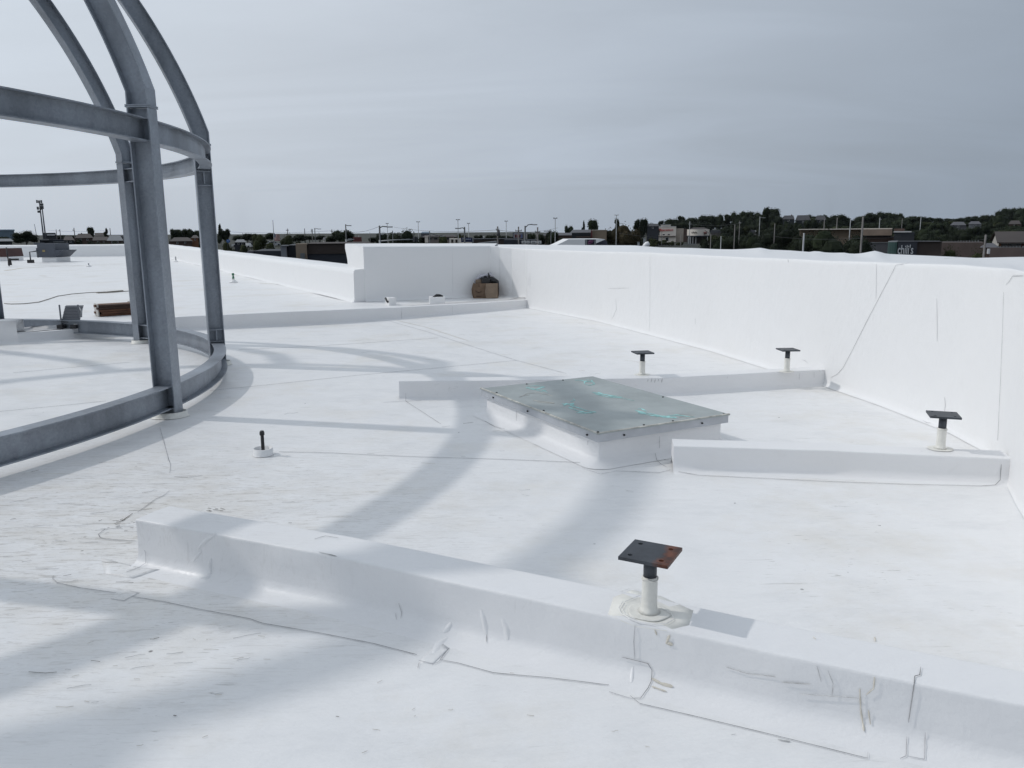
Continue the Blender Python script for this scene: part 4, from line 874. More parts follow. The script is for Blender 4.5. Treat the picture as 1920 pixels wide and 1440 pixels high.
for cx, yt, wpx, D, kd in [(330, 428, 22, 260, 'r0'), (350, 428, 26, 270, 'r1'), (365, 430, 20, 250, 'r0'), (396, 424, 22, 260, 'r1'), (412, 419, 14, 280, 't0'), (420, 428, 22, 250, 'r0'), (446, 441, 26, 300, 'r0'), (463, 437, 26, 260, 'r1'), (505, 436, 22, 300, 'r0'), (470, 445, 40, 160, 'w1'), (500, 449, 50, 160, 'w1'), (430, 448, 36, 170, 'w1'), (560, 439, 30, 260, 'r1'),
    (580, 441, 26, 300, 'r0'), (600, 441, 24, 300, 'r1'), (619, 441, 22, 240, 'r0'), (655, 436, 20, 250, 'r1'), (8, 443, 22, 240, 'r0'), (130, 441, 30, 420, 'r0'), (112, 440, 26, 420, 'r1'), (140, 447, 30, 240, 'w0'), (180, 450, 40, 220, 'w0'), (222, 451, 30, 220, 'w0'), (100, 447, 28, 260, 'w0'), (340, 446, 60, 200, 'w0'), (285, 432, 24, 260, 'r0'), (262, 436, 24, 260, 'r1')]:
    tree(cx, yt, wpx, D, kd, 'one of the dark trees massed behind the parapets at the left', GL)
for cx, yt, wpx, D, kd in [(700, 444, 20, 260, 'r0'), (738, 436, 24, 200, 'r1'), (790, 443, 24, 220, 'r0'), (812, 446, 24, 230, 'r0'), (850, 442, 22, 260, 'r1'), (945, 441, 26, 280, 'r0'), (962, 443, 22, 300, 'r1'), (1046, 443, 30, 230, 'w0'), (1058, 446, 30, 200, 'w0'), (1195, 410, 26, 300, 't1'), (1207, 408, 20, 320, 'r1'), (1222, 417, 22, 420, 'r0'), (1214, 442, 40, 190, 'w1'), (1140, 446, 30, 180, 'w0')]:
    tree(cx, yt, wpx, D, kd, 'one of the low dark trees between the buildings in the middle distance', GM)
sk = [(1240, 413), (1262, 409), (1277, 404), (1290, 410), (1306, 406), (1325, 402), (1345, 400), (1365, 401), (1383, 395), (1400, 395), (1411, 404), (1424, 396), (1447, 389), (1455, 399), (1470, 403), (1500, 406), (1525, 401), (1545, 402), (1560, 405), (1575, 401), (1590, 408), (1604, 412), (1620, 404), (1640, 397), (1660, 396), (1680, 399), (1700, 404), (1715, 405), (1730, 405), (1745, 407), (1760, 408), (1778, 409), (1793, 409), (1812, 405), (1822, 407), (1838, 404), (1852, 402), (1862, 403), (1880, 394), (1895, 389), (1912, 388), (1930, 387)]
for i, (cx, yt) in enumerate(sk):
    tree(cx, yt, random.uniform(27, 38), random.uniform(500, 580), random.choice(('r0', 'r1', 't1', 'R0')), 'one of the dark trees crowding the wooded hill at the right', GR, sink=2)
for i in range(120):
    cx = random.uniform(1255, 1935); f = random.random(); base = lerp_t(sk, cx); yt = base + 5 + f * 36
    if 1205 < cx < 1345: yt = 413 + random.random() * 8; f = 0
    tree(cx, yt, random.uniform(34, 56), 520 - f * 300, random.choice(('r0', 'r1', 'w0', 'R0', 'o0')), 'one of the dark trees crowding the wooded hill at the right', GR, sink=1)

for cx, yt, wpx, D in ((1478, 411, 26, 360), (1500, 413, 30, 355), (1519, 409, 22, 360), (1538, 412, 26, 365), (1224, 424, 26, 400), (1792, 421, 30, 310), (1828, 421, 34, 315), (1850, 416, 30, 330), (1760, 414, 40, 380), (1720, 413, 40, 390), (1875, 412, 34, 330), (1690, 412, 40, 400), (1905, 424, 26, 290)):
    tree(cx, yt, wpx, D, random.choice(('r0', 'r1', 'R0')), 'one of the dark trees crowding the wooded hill at the right', GR, sink=1)
def zone(cx, tabz):
    for x, n_ in tabz:
        if cx < x: return n_
    return tabz[-1][1]
ZH = [(1232, 'above the left wing of the red-lettered store'), (1262, 'above the red letters of the store'), (1290, 'above the brick wing of the store'), (1318, 'above the cream curved shop'), (1345, 'above the right end of the cream curved shop'), (1375, 'above the left half of the long grey roof'), (1400, 'above the middle of the long grey roof'), (1425, 'just left of the tallest pointed tree'), (1450, 'just right of the tallest pointed tree'), (1480, 'by the leftmost crest house'), (1510, 'by the gabled crest house'), (1540, 'by the last crest house'), (1570, 'above the large spreading tree, left part'), (1600, 'above the large spreading tree, right part'), (1630, 'above the tall grey pole'), (1660, 'above the tan facade'), (1690, 'above the green corner of the restaurant'), (1720, 'above the restaurant lettering'), (1755, 'above the dark restaurant wall'), (1790, 'above the long dull-brown roof'), (1820, 'above the small ochre house'), (1850, 'above the pole with the meter box'), (1880, 'above the gable of the right-hand house'), (1905, 'above the roof of the right-hand house'), (9999, 'at the right edge of the picture')]
ZL = [(60, 'at the foot of the cell towers'), (125, 'right of the cell towers'), (160, 'by the leftmost brown-roofed house'), (210, 'by the narrow dark tree'), (250, 'left of the middle steel column'), (300, 'behind the two nearer steel columns'), (345, 'just right of the nearest steel column'), (372, 'beside the tall dark tree'), (405, 'behind the right-hand steel column'), (428, 'by the round blue sign'), (455, 'between the blue sign and the parked cars'), (480, 'left of the yellow-green tree'), (510, 'just left of the flag pole'), (565, 'right of the flag'), (590, 'above the tan pier'), (612, 'behind the dark brown building, left part'), (9999, 'behind the dark brown building, right part')]
ZM = [(710, 'left of the big round tree'), (745, 'touching the left side of the big round tree'), (800, 'touching the right side of the big round tree'), (830, 'by the arcade building'), (870, 'by the blue sign'), (955, 'left of the pylon sign'), (1000, 'behind the pylon sign'), (1052, 'left of the white ridge roof'), (1100, 'behind the white ridge roof'), (1160, 'behind the purple-emblem sign'), (1200, 'above the right of the wide brown-green tree'), (1210, 'left of the red-lettered store, tall one'), (1218, 'left of the red-lettered store, low one'), (9999, 'near the left wing of the store')]
for o in [o for o in col.objects if o.get('group') in (GR, GL, GM)]:
    g_ = o['group']; p_ = o.location; v_ = p_ + Z * o.scale.z - EYE; w_z = v_.dot(cF); px_ = 960 + F_ * v_.dot(cR) / w_z; py_ = 720 - F_ * v_.dot(cU) / w_z
    if g_ == GR:
        k_h = lerp_t(sk, px_); row = 'hill crest' if py_ < k_h + 4 else ('upper hill' if py_ < k_h + 16 else ('mid hill' if py_ < k_h + 29 else 'hill foot'))
        big = 'broad' if o.scale.x * F_ / p_.y > 44 else 'smaller'
        o['label'] = '%s dark tree, %s, %s' % (big, row, zone(px_, ZH))
    elif g_ == GL: o['label'] = '%s dark tree, far left skyline, %s' % ('broad' if o.scale.x * F_ / p_.y > 27 else 'small', zone(px_, ZL))
    else: o['label'] = '%s dark tree, middle distance, %s' % ('low broad' if o.scale.x * F_ / p_.y > 25 else 'small', zone(px_, ZM))
# ---- buildings
MT_TAN = flat('tan_stucco', (.24, .185, .135), vs=.15); MT_CR = flat('cream_stucco', (.72, .66, .59), vs=.15); MT_GR = flat('grey_roofing', (.085, .085, .095), vs=.2); MT_DG = flat('dark_grey_siding', (.025, .028, .035), vs=.2)
MT_BR = flat('brown_brick', (.075, .045, .036), vs=.3); MT_DB = flat('dark_brown_panel', (.035, .024, .020), vs=.2); MT_NV = flat('dark_navy_panel', (.018, .022, .032), vs=.2); MT_RD = flat('dull_red', (.11, .025, .025), vs=.2)
MT_WH = flat('white_paint', (.62, .62, .62), vs=.3); MGLS = mat('dark_glass', (.012, .014, .018), .15); MT_SH = flat('brown_shingle', (.048, .038, .034), vs=.5); MT_LG = flat('light_grey_roof', (.18, .19, .20), vs=.2); MT_BL = flat('blue_grey_metal', (.12, .17, .22), vs=.2)
FR = [Vector((0, 1, 0)), Vector((1, 0, 0)), 0.0]
def face(x):                                          # turn the building frame square to the line of sight to column x
    u = ray(x, 440); u.z = 0; u.normalize(); FR[0] = u; FR[1] = Vector((u.y, -u.x, 0)); FR[2] = math.atan2(-u.x, u.y)
def fx(x, y, D, off=0.0):
    d = ray(x, y); u = FR[0]; return EYE + d * ((D / u.y) / d.dot(u)) + u * off
def slab(parent, name, x0, x1, yt, yb, D, depth, mt, off=0.0, toground=False):
    """box whose front face covers these photo pixels at distance D; off pushes it back (+) or forward (-)"""
    a, b = fx(x0, yb, D), fx(x1, yb, D); xm = (x0 + x1) / 2; z1 = fx(xm, yt, D).z; z0 = fx(xm, yb, D).z
    if toground: z0 = H((a.x + b.x) / 2, (a.y + b.y) / 2) - .5
    m = MB(); c = (a + b) / 2 + FR[0] * (depth / 2 + off); c.z = (z0 + z1) / 2; m.box(c, ((b - a).to_2d().length, depth, z1 - z0), FR[2]); return m.build(name, mt, parent)
def bld(name, label, x, D, cat='building', group=None):
    face(x); p = fx(x, 450, D); return thing(name, label, cat, (p.x, p.y, H(p.x, p.y)), group)
def gable(parent, name, x0, x1, yt, ye, D, depth, mt, hip=0.0):
    a, b = fx(x0, ye, D), fx(x1, ye, D); xm = (x0 + x1) / 2; ze = fx(xm, ye, D).z; zt_ = fx(xm, yt, D + depth / 2).z; u = FR[0]; m = MB(); hx = (b - a) * hip; e = Z * .001
    def P(q, k, z): q = q + u * k; return Vector((q.x, q.y, z))
    v = [P(a, -.4, ze), P(b, -.4, ze), P(b, depth, ze), P(a, depth, ze), P(a + hx, depth / 2, zt_), P(b - hx, depth / 2, zt_)]
    m.add(v, [(0, 1, 5, 4), (1, 2, 5), (2, 3, 4, 5), (3, 0, 4), (3, 2, 1, 0)]); return m.build(name, mt, parent)
def text(parent, name, s_, x0, x1, yb, D, h_, mt, ext=.08, y_off=-.1, sx=None):
    cu = bpy.data.curves.new('t', 'FONT'); cu.body = s_; cu.size = 1; cu.extrude = .06; cu.offset = .012; cu.align_x = 'LEFT'; tmp = bpy.data.objects.new('t', cu); col.objects.link(tmp)
    dg = bpy.context.evaluated_depsgraph_get(); me = bpy.data.meshes.new_from_object(tmp.evaluated_get(dg)); bpy.data.objects.remove(tmp); bpy.data.curves.remove(cu)
    xs_ = [v.co.x for v in me.vertices]; ys_ = [v.co.y for v in me.vertices]; w0, w1, h0, h1 = min(xs_), max(xs_), min(ys_), max(ys_)
    a, b = fx(x0, yb, D, y_off), fx(x1, yb, D, y_off); hh = h_ * kx(D); dd_ = (b - a) * 1.0; dd_.z = 0
    for v in me.vertices:
        u, vv, ww = v.co; v.co = a + dd_ * ((u - w0) / (w1 - w0)) - FR[0] * (ww * 1.5) + Z * ((vv - h0) / (h1 - h0) * hh)
    o0 = ORG.get(parent.name, Vector())
    for v in me.vertices: v.co -= o0
    me.materials.clear(); me.materials.append(mt); o = bpy.data.objects.new(name, me); col.objects.link(o); o.parent = parent; return o

# dark brown and navy commercial building just over the long parapet
b = bld('commercial_building', 'near dark building with a brown upper band and tan corner pier, beyond the long parapet', 620, 66)
slab(b, 'lower_wall', 572, 700, 475, 520, 66, 14, MT_NV, toground=True); slab(b, 'upper_band', 577, 700, 457, 475.5, 66, 14, MT_DB, off=-.12); slab(b, 'tan_pier', 557, 577.5, 457, 500, 66, 3, MT_TAN, off=-.5, toground=True)
slab(b, 'grey_pier', 565, 573, 474.5, 500, 66, 1, flat('grey_block', (.13, .14, .145)), off=-.75); slab(b, 'side_wall', 540, 557, 460.5, 500, 67, 12, MT_NV, toground=True); slab(b, 'wall_cap', 538, 557, 459.8, 461, 67, 12.2, MT_DG, off=-.1)
slab(b, 'pale_pier', 529, 539.5, 461, 500, 66.5, 2, flat('grey_block_pier', (.17, .18, .20)), off=-.4, toground=True); slab(b, 'pier_cap', 527.5, 540.5, 459.8, 461.3, 66.5, 2.4, MT_LG, off=-.6); slab(b, 'low_wing', 476, 529, 470.5, 500, 68, 10, MT_NV, toground=True); slab(b, 'low_pier', 466, 477, 470.5, 500, 68, 2, MT_GR, off=-.2, toground=True); slab(b, 'parapet_cap', 577, 700, 456.2, 457.3, 66, 14, MT_DB, off=-.25)
# far left roofs
b = bld('warehouse', 'long blue-grey warehouse on the skyline at the left edge', 15, 620); slab(b, 'wall', -40, 28, 431, 446, 620, 30, MT_BL, toground=True); gable(b, 'roof', -40, 28, 430, 433, 620, 30, flat('pale_blue_metal', (.22, .28, .33)))
b = bld('house', 'pale low roof at the left edge above the red-brown unit', 10, 210, 'house'); slab(b, 'wall', -20, 24, 452, 466, 210, 10, MT_DG, toground=True); gable(b, 'roof', -20, 26, 447.5, 452.5, 210, 10, MT_LG, .12)
b = bld('shop', 'dark flat shop with a white sign band right of the cell towers', 95, 300); slab(b, 'wall', 83, 107, 436.5, 460, 300, 14, MT_DG, toground=True); slab(b, 'sign_band', 88, 103, 439, 441.6, 300, .4, MT_WH, off=-.4)
b = bld('shop', 'low shop with a pale canopy below the cell towers', 95, 190); slab(b, 'wall', 76, 121, 449, 466, 190, 10, MT_NV, toground=True); slab(b, 'canopy', 78, 92, 448.5, 450.5, 190, 3, MT_LG, off=-3); slab(b, 'fascia', 100, 121, 452.6, 454, 190, 1, MT_LG, off=-1.2)
def house(x0, x1, yt, ye, yb, D, label, wall=MT_BR, roofm=MT_SH, hip=.2, wins=2, chim=None, depth=10):
    b = bld('house', label, (x0 + x1) / 2, D, 'house'); slab(b, 'wall', x0 + .8, x1 - .8, ye, yb, D, depth - 1, wall, toground=True); r_ = gable(b, 'roof', x0, x1, yt, ye + .2, D, depth, roofm, hip)
    for i in range(wins):
        xc = x0 + (x1 - x0) * (i + 1) / (wins + 1); f = slab(b, 'window', xc - 1.6, xc + 1.6, ye + 1.6, ye + 5, D, .2, MT_WH, off=-.12); slab(f, 'pane', xc - 1.2, xc + 1.2, ye + 2, ye + 4.6, D, .2, MGLS, off=-.17)
    if chim: slab(r_, 'chimney', chim[0], chim[0] + 2, chim[1], yt + 3, D, 1.2, MT_BR, off=depth / 2 - .6)
    return b
house(140, 176, 438, 446, 460, 250, 'brown-roofed house left of the oval tree', chim=(152, 436.5)); house(173, 206, 444, 450.5, 462, 230, 'red-brown low house directly under the oval tree', hip=.1)
house(178, 198, 436.5, 442, 458, 330, 'small gabled house between the two dark trees at left', wall=MT_CR, wins=1, hip=0); house(200, 232, 441, 451, 462, 225, 'house with a pale grey hipped roof near the steel columns', roofm=MT_LG)
house(208, 252, 440.2, 443, 460, 260, 'long dark low house right of the pale grey roof', roofm=MT_DG, wall=MT_DB, hip=.02, wins=3)
house(118, 140, 443, 450, 462, 235, 'low dark-roofed house right of the shops', wall=MT_DG); house(318, 362, 445, 452, 470, 180, 'brown roofed house between the front and right steel columns'); house(358, 374, 441, 446, 466, 190, 'small house with an orange gable beside the right steel column', wall=flat('orange_brick', (.22, .10, .05)), wins=1, hip=.3)
house(440, 462, 449, 454, 470, 160, 'low house with vehicles before it, left of the flag', wall=MT_DG, roofm=MT_LG, wins=2); house(605, 632, 445, 449, 462, 260, 'pale low building between trees behind the dark brown building', wall=MT_CR, roofm=MT_GR, hip=.05)
b = bld('brick_building', 'small dark red building with a white dome light, left of the back wall', 671, 190); slab(b, 'wall', 663, 679, 444.5, 470, 190, 8, MT_RD, toground=True); slab(b, 'roof_light', 671.5, 673.5, 441.8, 444.5, 190, .4, MT_WH, off=2)
b = bld('arcade_building', 'low building with dark arcade openings behind the back wall', 830, 215)
slab(b, 'wall', 797, 852, 443.5, 470, 215, 14, flat('grey_brown_stucco', (.17, .15, .14)), toground=True); gable(b, 'roof', 790, 858, 440.5, 444.5, 215, 14, MT_SH, .1)
for x in (806, 817, 828, 839): slab(b, 'window', x - 3, x + 3, 446, 449, 215, .2, MGLS, off=-.12)
slab(b, 'white_end', 797, 803, 443, 455, 215, .4, MT_CR, off=-.3)
b = bld('shop', 'white-fronted shop with brown openings left of the blue sign', 858, 205); slab(b, 'wall', 843, 872, 447, 470, 205, 8, MT_CR, toground=True)
for x in (848, 856): slab(b, 'window', x - 2, x + 2, 449, 455, 205, .2, MT_DB, off=-.12)
b = bld('office_block', 'distant pale-roofed block rising behind the big round tree', 797, 420); slab(b, 'wall', 790, 806, 437, 460, 420, 12, MT_GR, toground=True); gable(b, 'roof', 788, 808, 434.5, 437.5, 420, 12, MT_BL, .2)
b = bld('long_shed', 'long dark flat-roofed building behind the corner of the walls', 920, 150); slab(b, 'wall', 884, 964, 449, 475, 150, 14, MT_DB, toground=True); slab(b, 'roof_edge', 884, 964, 447.6, 449.2, 150, 14, MT_DG, off=-.1)
b = bld('white_canopy', 'pale sloping canopy roof low behind the corner of the walls', 908, 120, 'canopy'); m = MB(); A1, A3, A4 = at(893, 456.5, 120), at(929, 452.5, 120), at(930, 457.5, 120); m.add([A1, A4, A3, A1 + Vector((0, 9, 0)), A4 + Vector((0, 9, 0)), A3 + Vector((0, 9, 0))], [(0, 1, 2), (5, 4, 3), (0, 2, 5, 3), (2, 1, 4, 5), (1, 0, 3, 4)]); m.build('canopy_sheet', MT_LG, b); slab(b, 'post', 926, 927, 457.4, 480, 120, .2, MT_GR, toground=True)
house(893, 910, 442.5, 445, 458, 300, 'white distant house beyond the long dark building', wall=MT_WH, roofm=MT_LG, wins=1); house(932, 948, 443, 445.5, 458, 300, 'cream distant house right of the first utility pole', wall=MT_CR, roofm=MT_LG, wins=1)
b = bld('dark_shop', 'black flat building under the tall pylon sign', 970, 140); slab(b, 'wall', 945, 1012, 449.5, 475, 140, 12, MT_NV, toground=True)
for i, (x0, x1) in enumerate(((978, 986), (987, 993), (995, 1006), (1008, 1015))):
    bb = bld('banner_panel', 'white banner panel, %s of the four in a row under the utility poles' % ('first', 'second', 'third', 'fourth')[i], (x0 + x1) / 2, 118, 'banner', 'white banner panels in a row'); f = slab(bb, 'panel', x0, x1, 451.5, 456.5, 118, .3, MT_WH); slab(bb, 'print', x0 + 2, x1 - 2, 453, 455, 118, .05, MT_LG, off=-.05)
    slab(bb, 'post', (x0 + x1) / 2 - .3, (x0 + x1) / 2 + .3, 456.4, 470, 118, .2, MT_GR, off=.05, toground=True)
b = bld('shop_building', 'grey-roofed shop with a tan end wall above the white ridge', 1100, 190)
slab(b, 'wall', 1072, 1110, 436, 470, 190, 18, MT_DG, toground=True); gable(b, 'roof', 1068, 1112, 430.6, 437, 190, 18, MT_GR, .1); slab(b, 'tan_wall', 1110.5, 1137, 431.5, 470, 188, 16, MT_TAN, toground=True); slab(b, 'wall_cap', 1110, 1137.5, 430.8, 431.7, 188, 16.2, MT_CR, off=-.1); slab(b, 'red_post', 1107.5, 1110.5, 432, 460, 187, .8, MT_RD, toground=True); slab(b, 'dark_fascia', 1078, 1108, 439.2, 440.6, 189, .6, MT_NV, off=-.3); slab(b, 'canopy', 1080, 1107, 443.5, 445.2, 186, 3, MT_BR, off=-1)
b = bld('long_roof', 'long brown-grey roof stretching left of the grey-roofed shop', 1045, 230); slab(b, 'wall', 1022, 1072, 441, 470, 230, 12, MT_BR, toground=True); gable(b, 'roof', 1018, 1078, 436.6, 441.5, 230, 14, MT_GR, .06)
# white ridge and purple sign just over the curved wall
b = bld('white_ridge_roof', 'white roof ridge rising just beyond the broad wall top', 1090, 30, 'roof')
m = MB(); za = at(1080, 463, 30).z; pts_ = [at(x, y, 30) for x, y in ((1036, 462.5), (1046, 458.4), (1066, 448.6), (1097, 448.2), (1133, 448.2), (1135, 449.0), (1118, 456), (1110, 463))]
m.add(pts_ + [p + Vector((0, 3.2, 0)) for p in pts_], [tuple(range(8))[::-1], tuple(range(8, 16))] + [(i, (i + 1) % 8, 8 + (i + 1) % 8, 8 + i) for i in range(8)]); m.build('roof_slope', MWALL, b)
m = MB(); pts_ = [at(x, y, 31) for x, y in ((1117, 457), (1134, 449.3), (1138, 452), (1140, 463), (1114, 463))]; m.add(pts_ + [p + Vector((0, 2.6, 0)) for p in pts_], [tuple(range(5))[::-1], tuple(range(5, 10))] + [(i, (i + 1) % 5, 5 + (i + 1) % 5, 5 + i) for i in range(5)]); m.build('gable_wall', flat('slate_blue_siding', (.06, .065, .09)), b)
sg = bld('shop_sign', 'dark square sign with a purple emblem standing on the white ridge', 1107, 28, 'sign'); slab(sg, 'side_frame', 1096.5, 1100, 449.2, 461, 28, .35, MT_LG); slab(sg, 'panel', 1100.2, 1114.5, 449, 461, 28, .3, MT_NV); slab(sg, 'side_frame', 1114.7, 1117.5, 448.8, 461, 28, .35, MT_LG)
m = MB(); P_ = [at(x, y, 27.96) for x, y in ((1102, 455), (1106, 452.5), (1110, 452.8), (1113, 451))]; m.tube(P_, [.01, .035, .03, .008], 6); P_ = [at(x, y, 27.96) for x, y in ((1102, 457.5), (1107, 456.2), (1112, 454.2))]; m.tube(P_, [.01, .03, .008], 6); m.build('emblem', flat('purple_paint', (.14, .04, .11)), sg)
for x, y0, y1, w_ in ((1208, 447, 459, 4.5), (1197, 454.5, 459.5, 4)):
    o = bld('utility_cabinet', 'tall pale utility cabinet just over the wall top' if w_ > 4.2 else 'low pale box just over the wall top beside the taller cabinet', x, 26, 'cabinet'); slab(o, 'cabinet_body', x - w_ / 2, x + w_ / 2, y0, y1 + 6, 26, .35, MPOLEL); slab(o, 'lid', x - w_ / 2 - .3, x + w_ / 2 + .3, y0 - .6, y0, 26, .4, MT_LG, off=-.02)
    slab(o, 'stand', x - .5, x + .5, y1 + 5.8, y1 + 20, 26, .1, MT_GR, toground=True)
m = MB(); P_ = [at(x, y, 21) for x, y in ((1205, 463.5), (1209, 461), (1213, 458.2), (1217, 455.8))]; m.tube(P_, [.035, .06, .075, .05], 8); m.build('rolled_membrane', MWALL, loc=P_[0], label='end of a rolled white sheet lying on the far edge of the wall top', cat='roll')
# big store with red letters
D = 470; b = bld('store_building', 'cream store front with large red lettering on a stepped parapet, in the distance', 1250, D)
slab(b, 'left_wing', 1212, 1231.5, 430, 456, D, 30, MT_TAN, toground=True); slab(b, 'facade', 1231, 1267, 425, 455, D, 30, MT_CR, off=-1.5, toground=True); slab(b, 'parapet_step', 1239, 1257.5, 422, 425.5, D, 3, MT_CR, off=-1.7); slab(b, 'right_wing', 1267, 1281, 428.2, 455, D, 30, flat('beige_stucco', (.36, .31, .26)), toground=True); slab(b, 'brick_wing', 1281, 1288.5, 429, 455, D, 30, MT_BR, toground=True)
slab(b, 'facade_cap', 1230.6, 1267.4, 424.3, 425.1, D, 31, MT_WH, off=-1.8); slab(b, 'parapet_cap', 1238.6, 1258, 421.3, 422.1, D, 3.4, MT_WH, off=-1.9)
MRED = flat('red_sign_letters', (.50, .008, .012))
text(b, 'sign_letters', 'Office', 1233, 1244.5, 433.6, D, 4.6, MRED, y_off=-1.9); text(b, 'sign_letters', 'DEPOT', 1245.2, 1262.5, 433.0, D, 2.9, MRED, y_off=-1.9)
for x in (1235, 1244.5, 1254): w_ = slab(b, 'window', x - 2, x + 2, 438.6, 440.6, D, .3, MT_WH, off=-1.65); slab(w_, 'pane', x - 1.8, x + 1.8, 438.8, 440.4, D, .3, MGLS, off=-1.75)
slab(b, 'ledge', 1231, 1267, 442.4, 443.2, D, 1.5, MT_BR, off=-3); e_ = slab(b, 'entrance', 1247, 1254, 444, 452, D, .4, MT_WH, off=-1.8); slab(e_, 'pane', 1248, 1253, 445.5, 451.5, D, .3, MGLS, off=-1.95)
# cream shop with a curved front
b = bld('curved_shop', 'cream shop with a curved fascia on white columns right of the red-lettered store', 1310, 440)
m = MB(); D = 440; pl = []; n_ = 14
for i in range(n_ + 1): t_ = i / n_; x = 1288 + 42 * t_; q = fx(x, 440, D, -3.2 * sin(pi * t_)); pl.append((q.x, q.y))
zt_, zb_ = fx(1308, 430, D).z, fx(1308, 441.8, D).z; bk = [tuple((fx(x, 440, D) + FR[0] * 18)[:2]) for x in (1330, 1288)]; poly = pl + bk
m.prism(poly, zb_, zt_); m.build('curved_fascia', MT_CR, b); m = MB(); m.prism([(x, y - .25) for x, y in pl] + bk, zb_ - .5, zb_); m.build('dark_soffit', MT_NV, b)
slab(b, 'shop_wall', 1289, 1330, 441.8, 456, D, 14, MT_DB, off=2, toground=True); m = MB(); q = at(1288, 440, D); gable(b, 'roof', 1290, 1330, 426.5, 430.2, D + 6, 12, MT_SH, .25)
for x in (1290.5, 1294.5, 1299, 1304.5, 1326): slab(b, 'column', x - .6, x + .6, 443.6, 455, D, .5, MT_WH, off=-1.6, toground=True)
m = MB()
for i, x in enumerate((1297.4, 1299.6, 1301.6, 1303.8, 1306.2)): hgt = (2.4, 3.4, 2.6, 3.2, 2.2)[i]; a = fx(x, 437.6, D, -3.3); m.box(a + Vector((0, 0, hgt * kx(D) / 2)), (1.2 * kx(D), .2, hgt * kx(D)), mtx=Matrix.Rotation(R((-12, 8, 0, 15, -8)[i]), 3, 'Y'))
m.build('sign_letters', MT_DB, b)
m = MB(); a = fx(1322.5, 436.5, D, -2.4); m.cyl(a - Z * .6, .8, 1.2, 10); m.build('round_emblem', flat('reddish_brown', (.16, .07, .06)), b)
for pl_ in ([(1303, 433), (1306, 431), (1311, 433)], [(1321, 431.5), (1326, 434.5), (1329, 437.5)]): m = MB(); m.tube([fx(x, y, D, -2.6) for x, y in pl_], .12, 5); m.build('painted_arc', MT_BR, b)
b = bld('mall_roof', 'long grey-roofed building behind the dark trees, right of the cream shop', 1385, 360); slab(b, 'wall', 1332, 1428, 436, 460, 360, 24, flat('grey_brown_wall', (.10, .09, .088)), toground=True); slab(b, 'roof_band', 1332, 1415, 431.5, 436.2, 360, 24, MT_GR, off=-.3)
gable(b, 'roof_end', 1408, 1433, 431.8, 441, 358, 20, flat('grey_shingle', (.17, .165, .165)), .3); slab(b, 'roof_box', 1358, 1368, 428.6, 431.5, 364, 4, MT_LG); slab(b, 'roof_ledge', 1334, 1410, 430.9, 431.7, 359.5, 1, MT_LG)
m = MB(); P_ = [at(1215, 461, 420), at(1250, 457.5, 420), at(1305, 456.5, 420), at(1310, 462, 420)]
o = bld('retaining_wall', 'low pale retaining wall in front of the stores', 1290, 400, 'wall'); slab(o, 'wall_face', 1278, 1306, 457.3, 460.2, 400, 1, flat('pale_concrete', (.28, .28, .27)), toground=True); slab(o, 'coping', 1277.5, 1306.5, 456.8, 457.4, 400, 1.2, MT_LG, off=-.1)
for x0, x1, yt in ((1222, 1252, 447), (1268, 1282, 453), (1250, 1266, 451)): tree((x0 + x1) / 2, yt, x1 - x0, 380, 'w1', 'bright green shrub in front of the store, %s' % {1222: 'left one', 1268: 'right one by the retaining wall', 1250: 'middle one'}[x0], name='shrub', cat='shrub')
# tan buildings among the trees, right
b = bld('tan_building', 'tan flat-roofed building with a pale roof edge behind the large spreading tree', 1580, 165)
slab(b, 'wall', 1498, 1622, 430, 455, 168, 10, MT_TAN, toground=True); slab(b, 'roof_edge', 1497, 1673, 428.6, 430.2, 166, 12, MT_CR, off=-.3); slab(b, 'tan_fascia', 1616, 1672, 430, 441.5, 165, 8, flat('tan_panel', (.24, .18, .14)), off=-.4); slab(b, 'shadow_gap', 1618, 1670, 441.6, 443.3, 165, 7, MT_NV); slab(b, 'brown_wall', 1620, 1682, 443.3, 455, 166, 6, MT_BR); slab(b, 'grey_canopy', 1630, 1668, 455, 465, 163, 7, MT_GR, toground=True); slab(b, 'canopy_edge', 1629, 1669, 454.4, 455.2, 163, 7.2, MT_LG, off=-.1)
b = bld('dark_building', 'dark building with a white roof edge behind the restaurant sign', 1700, 150); slab(b, 'wall', 1674, 1712, 435.5, 470, 150, 12, MT_DG, toground=True); slab(b, 'white_edge', 1675.5, 1709, 433.8, 435.6, 150, 12, MT_WH, off=-.2); slab(b, 'upper_box', 1676, 1696, 428.5, 433.8, 156, 5, MT_BR)
# restaurant with white lettering
D = 72; b = bld('restaurant_building', 'dark restaurant block with thin white lettering and a rounded green corner', 1710, D)
m = MB(); q0 = fx(1664, 460, D); q1 = fx(1682, 460, D); wv = (q1 - q0); wv.z = 0; u_ = FR[0]
pl = [q0 + wv * (1 - cos(R(a))) + u_ * (1.3 * (1 - sin(R(a)))) for a in range(0, 91, 15)]
z_t = fx(1675, 454, D).z; bk = [q1 + u_ * 5, q0 + u_ * 5 + wv * .3]; pol = [tuple(q[:2]) for q in pl + bk]; m.prism(pol, -8.3, z_t); m.build('green_corner', flat('dark_green_panel', (.014, .045, .042)), b)
m = MB(); m.prism(pol, z_t, z_t + .07); m.build('corner_cap', MT_LG, b)
slab(b, 'sign_wall', 1682.2, 1718, 453, 480, D, 5, MT_NV, toground=True); slab(b, 'side_wall', 1718, 1764, 453.6, 480, D, 5, MT_DB, off=.2, toground=True); slab(b, 'wall_cap', 1682, 1764, 452.6, 453.2, D, 5, MT_DG, off=-.03)
ML = flat('white_sign_letters', (.42, .44, .46)); text(b, 'sign_letters', "chili's", 1682.8, 1711.8, 476.2, D, 17, ML, y_off=-.06)
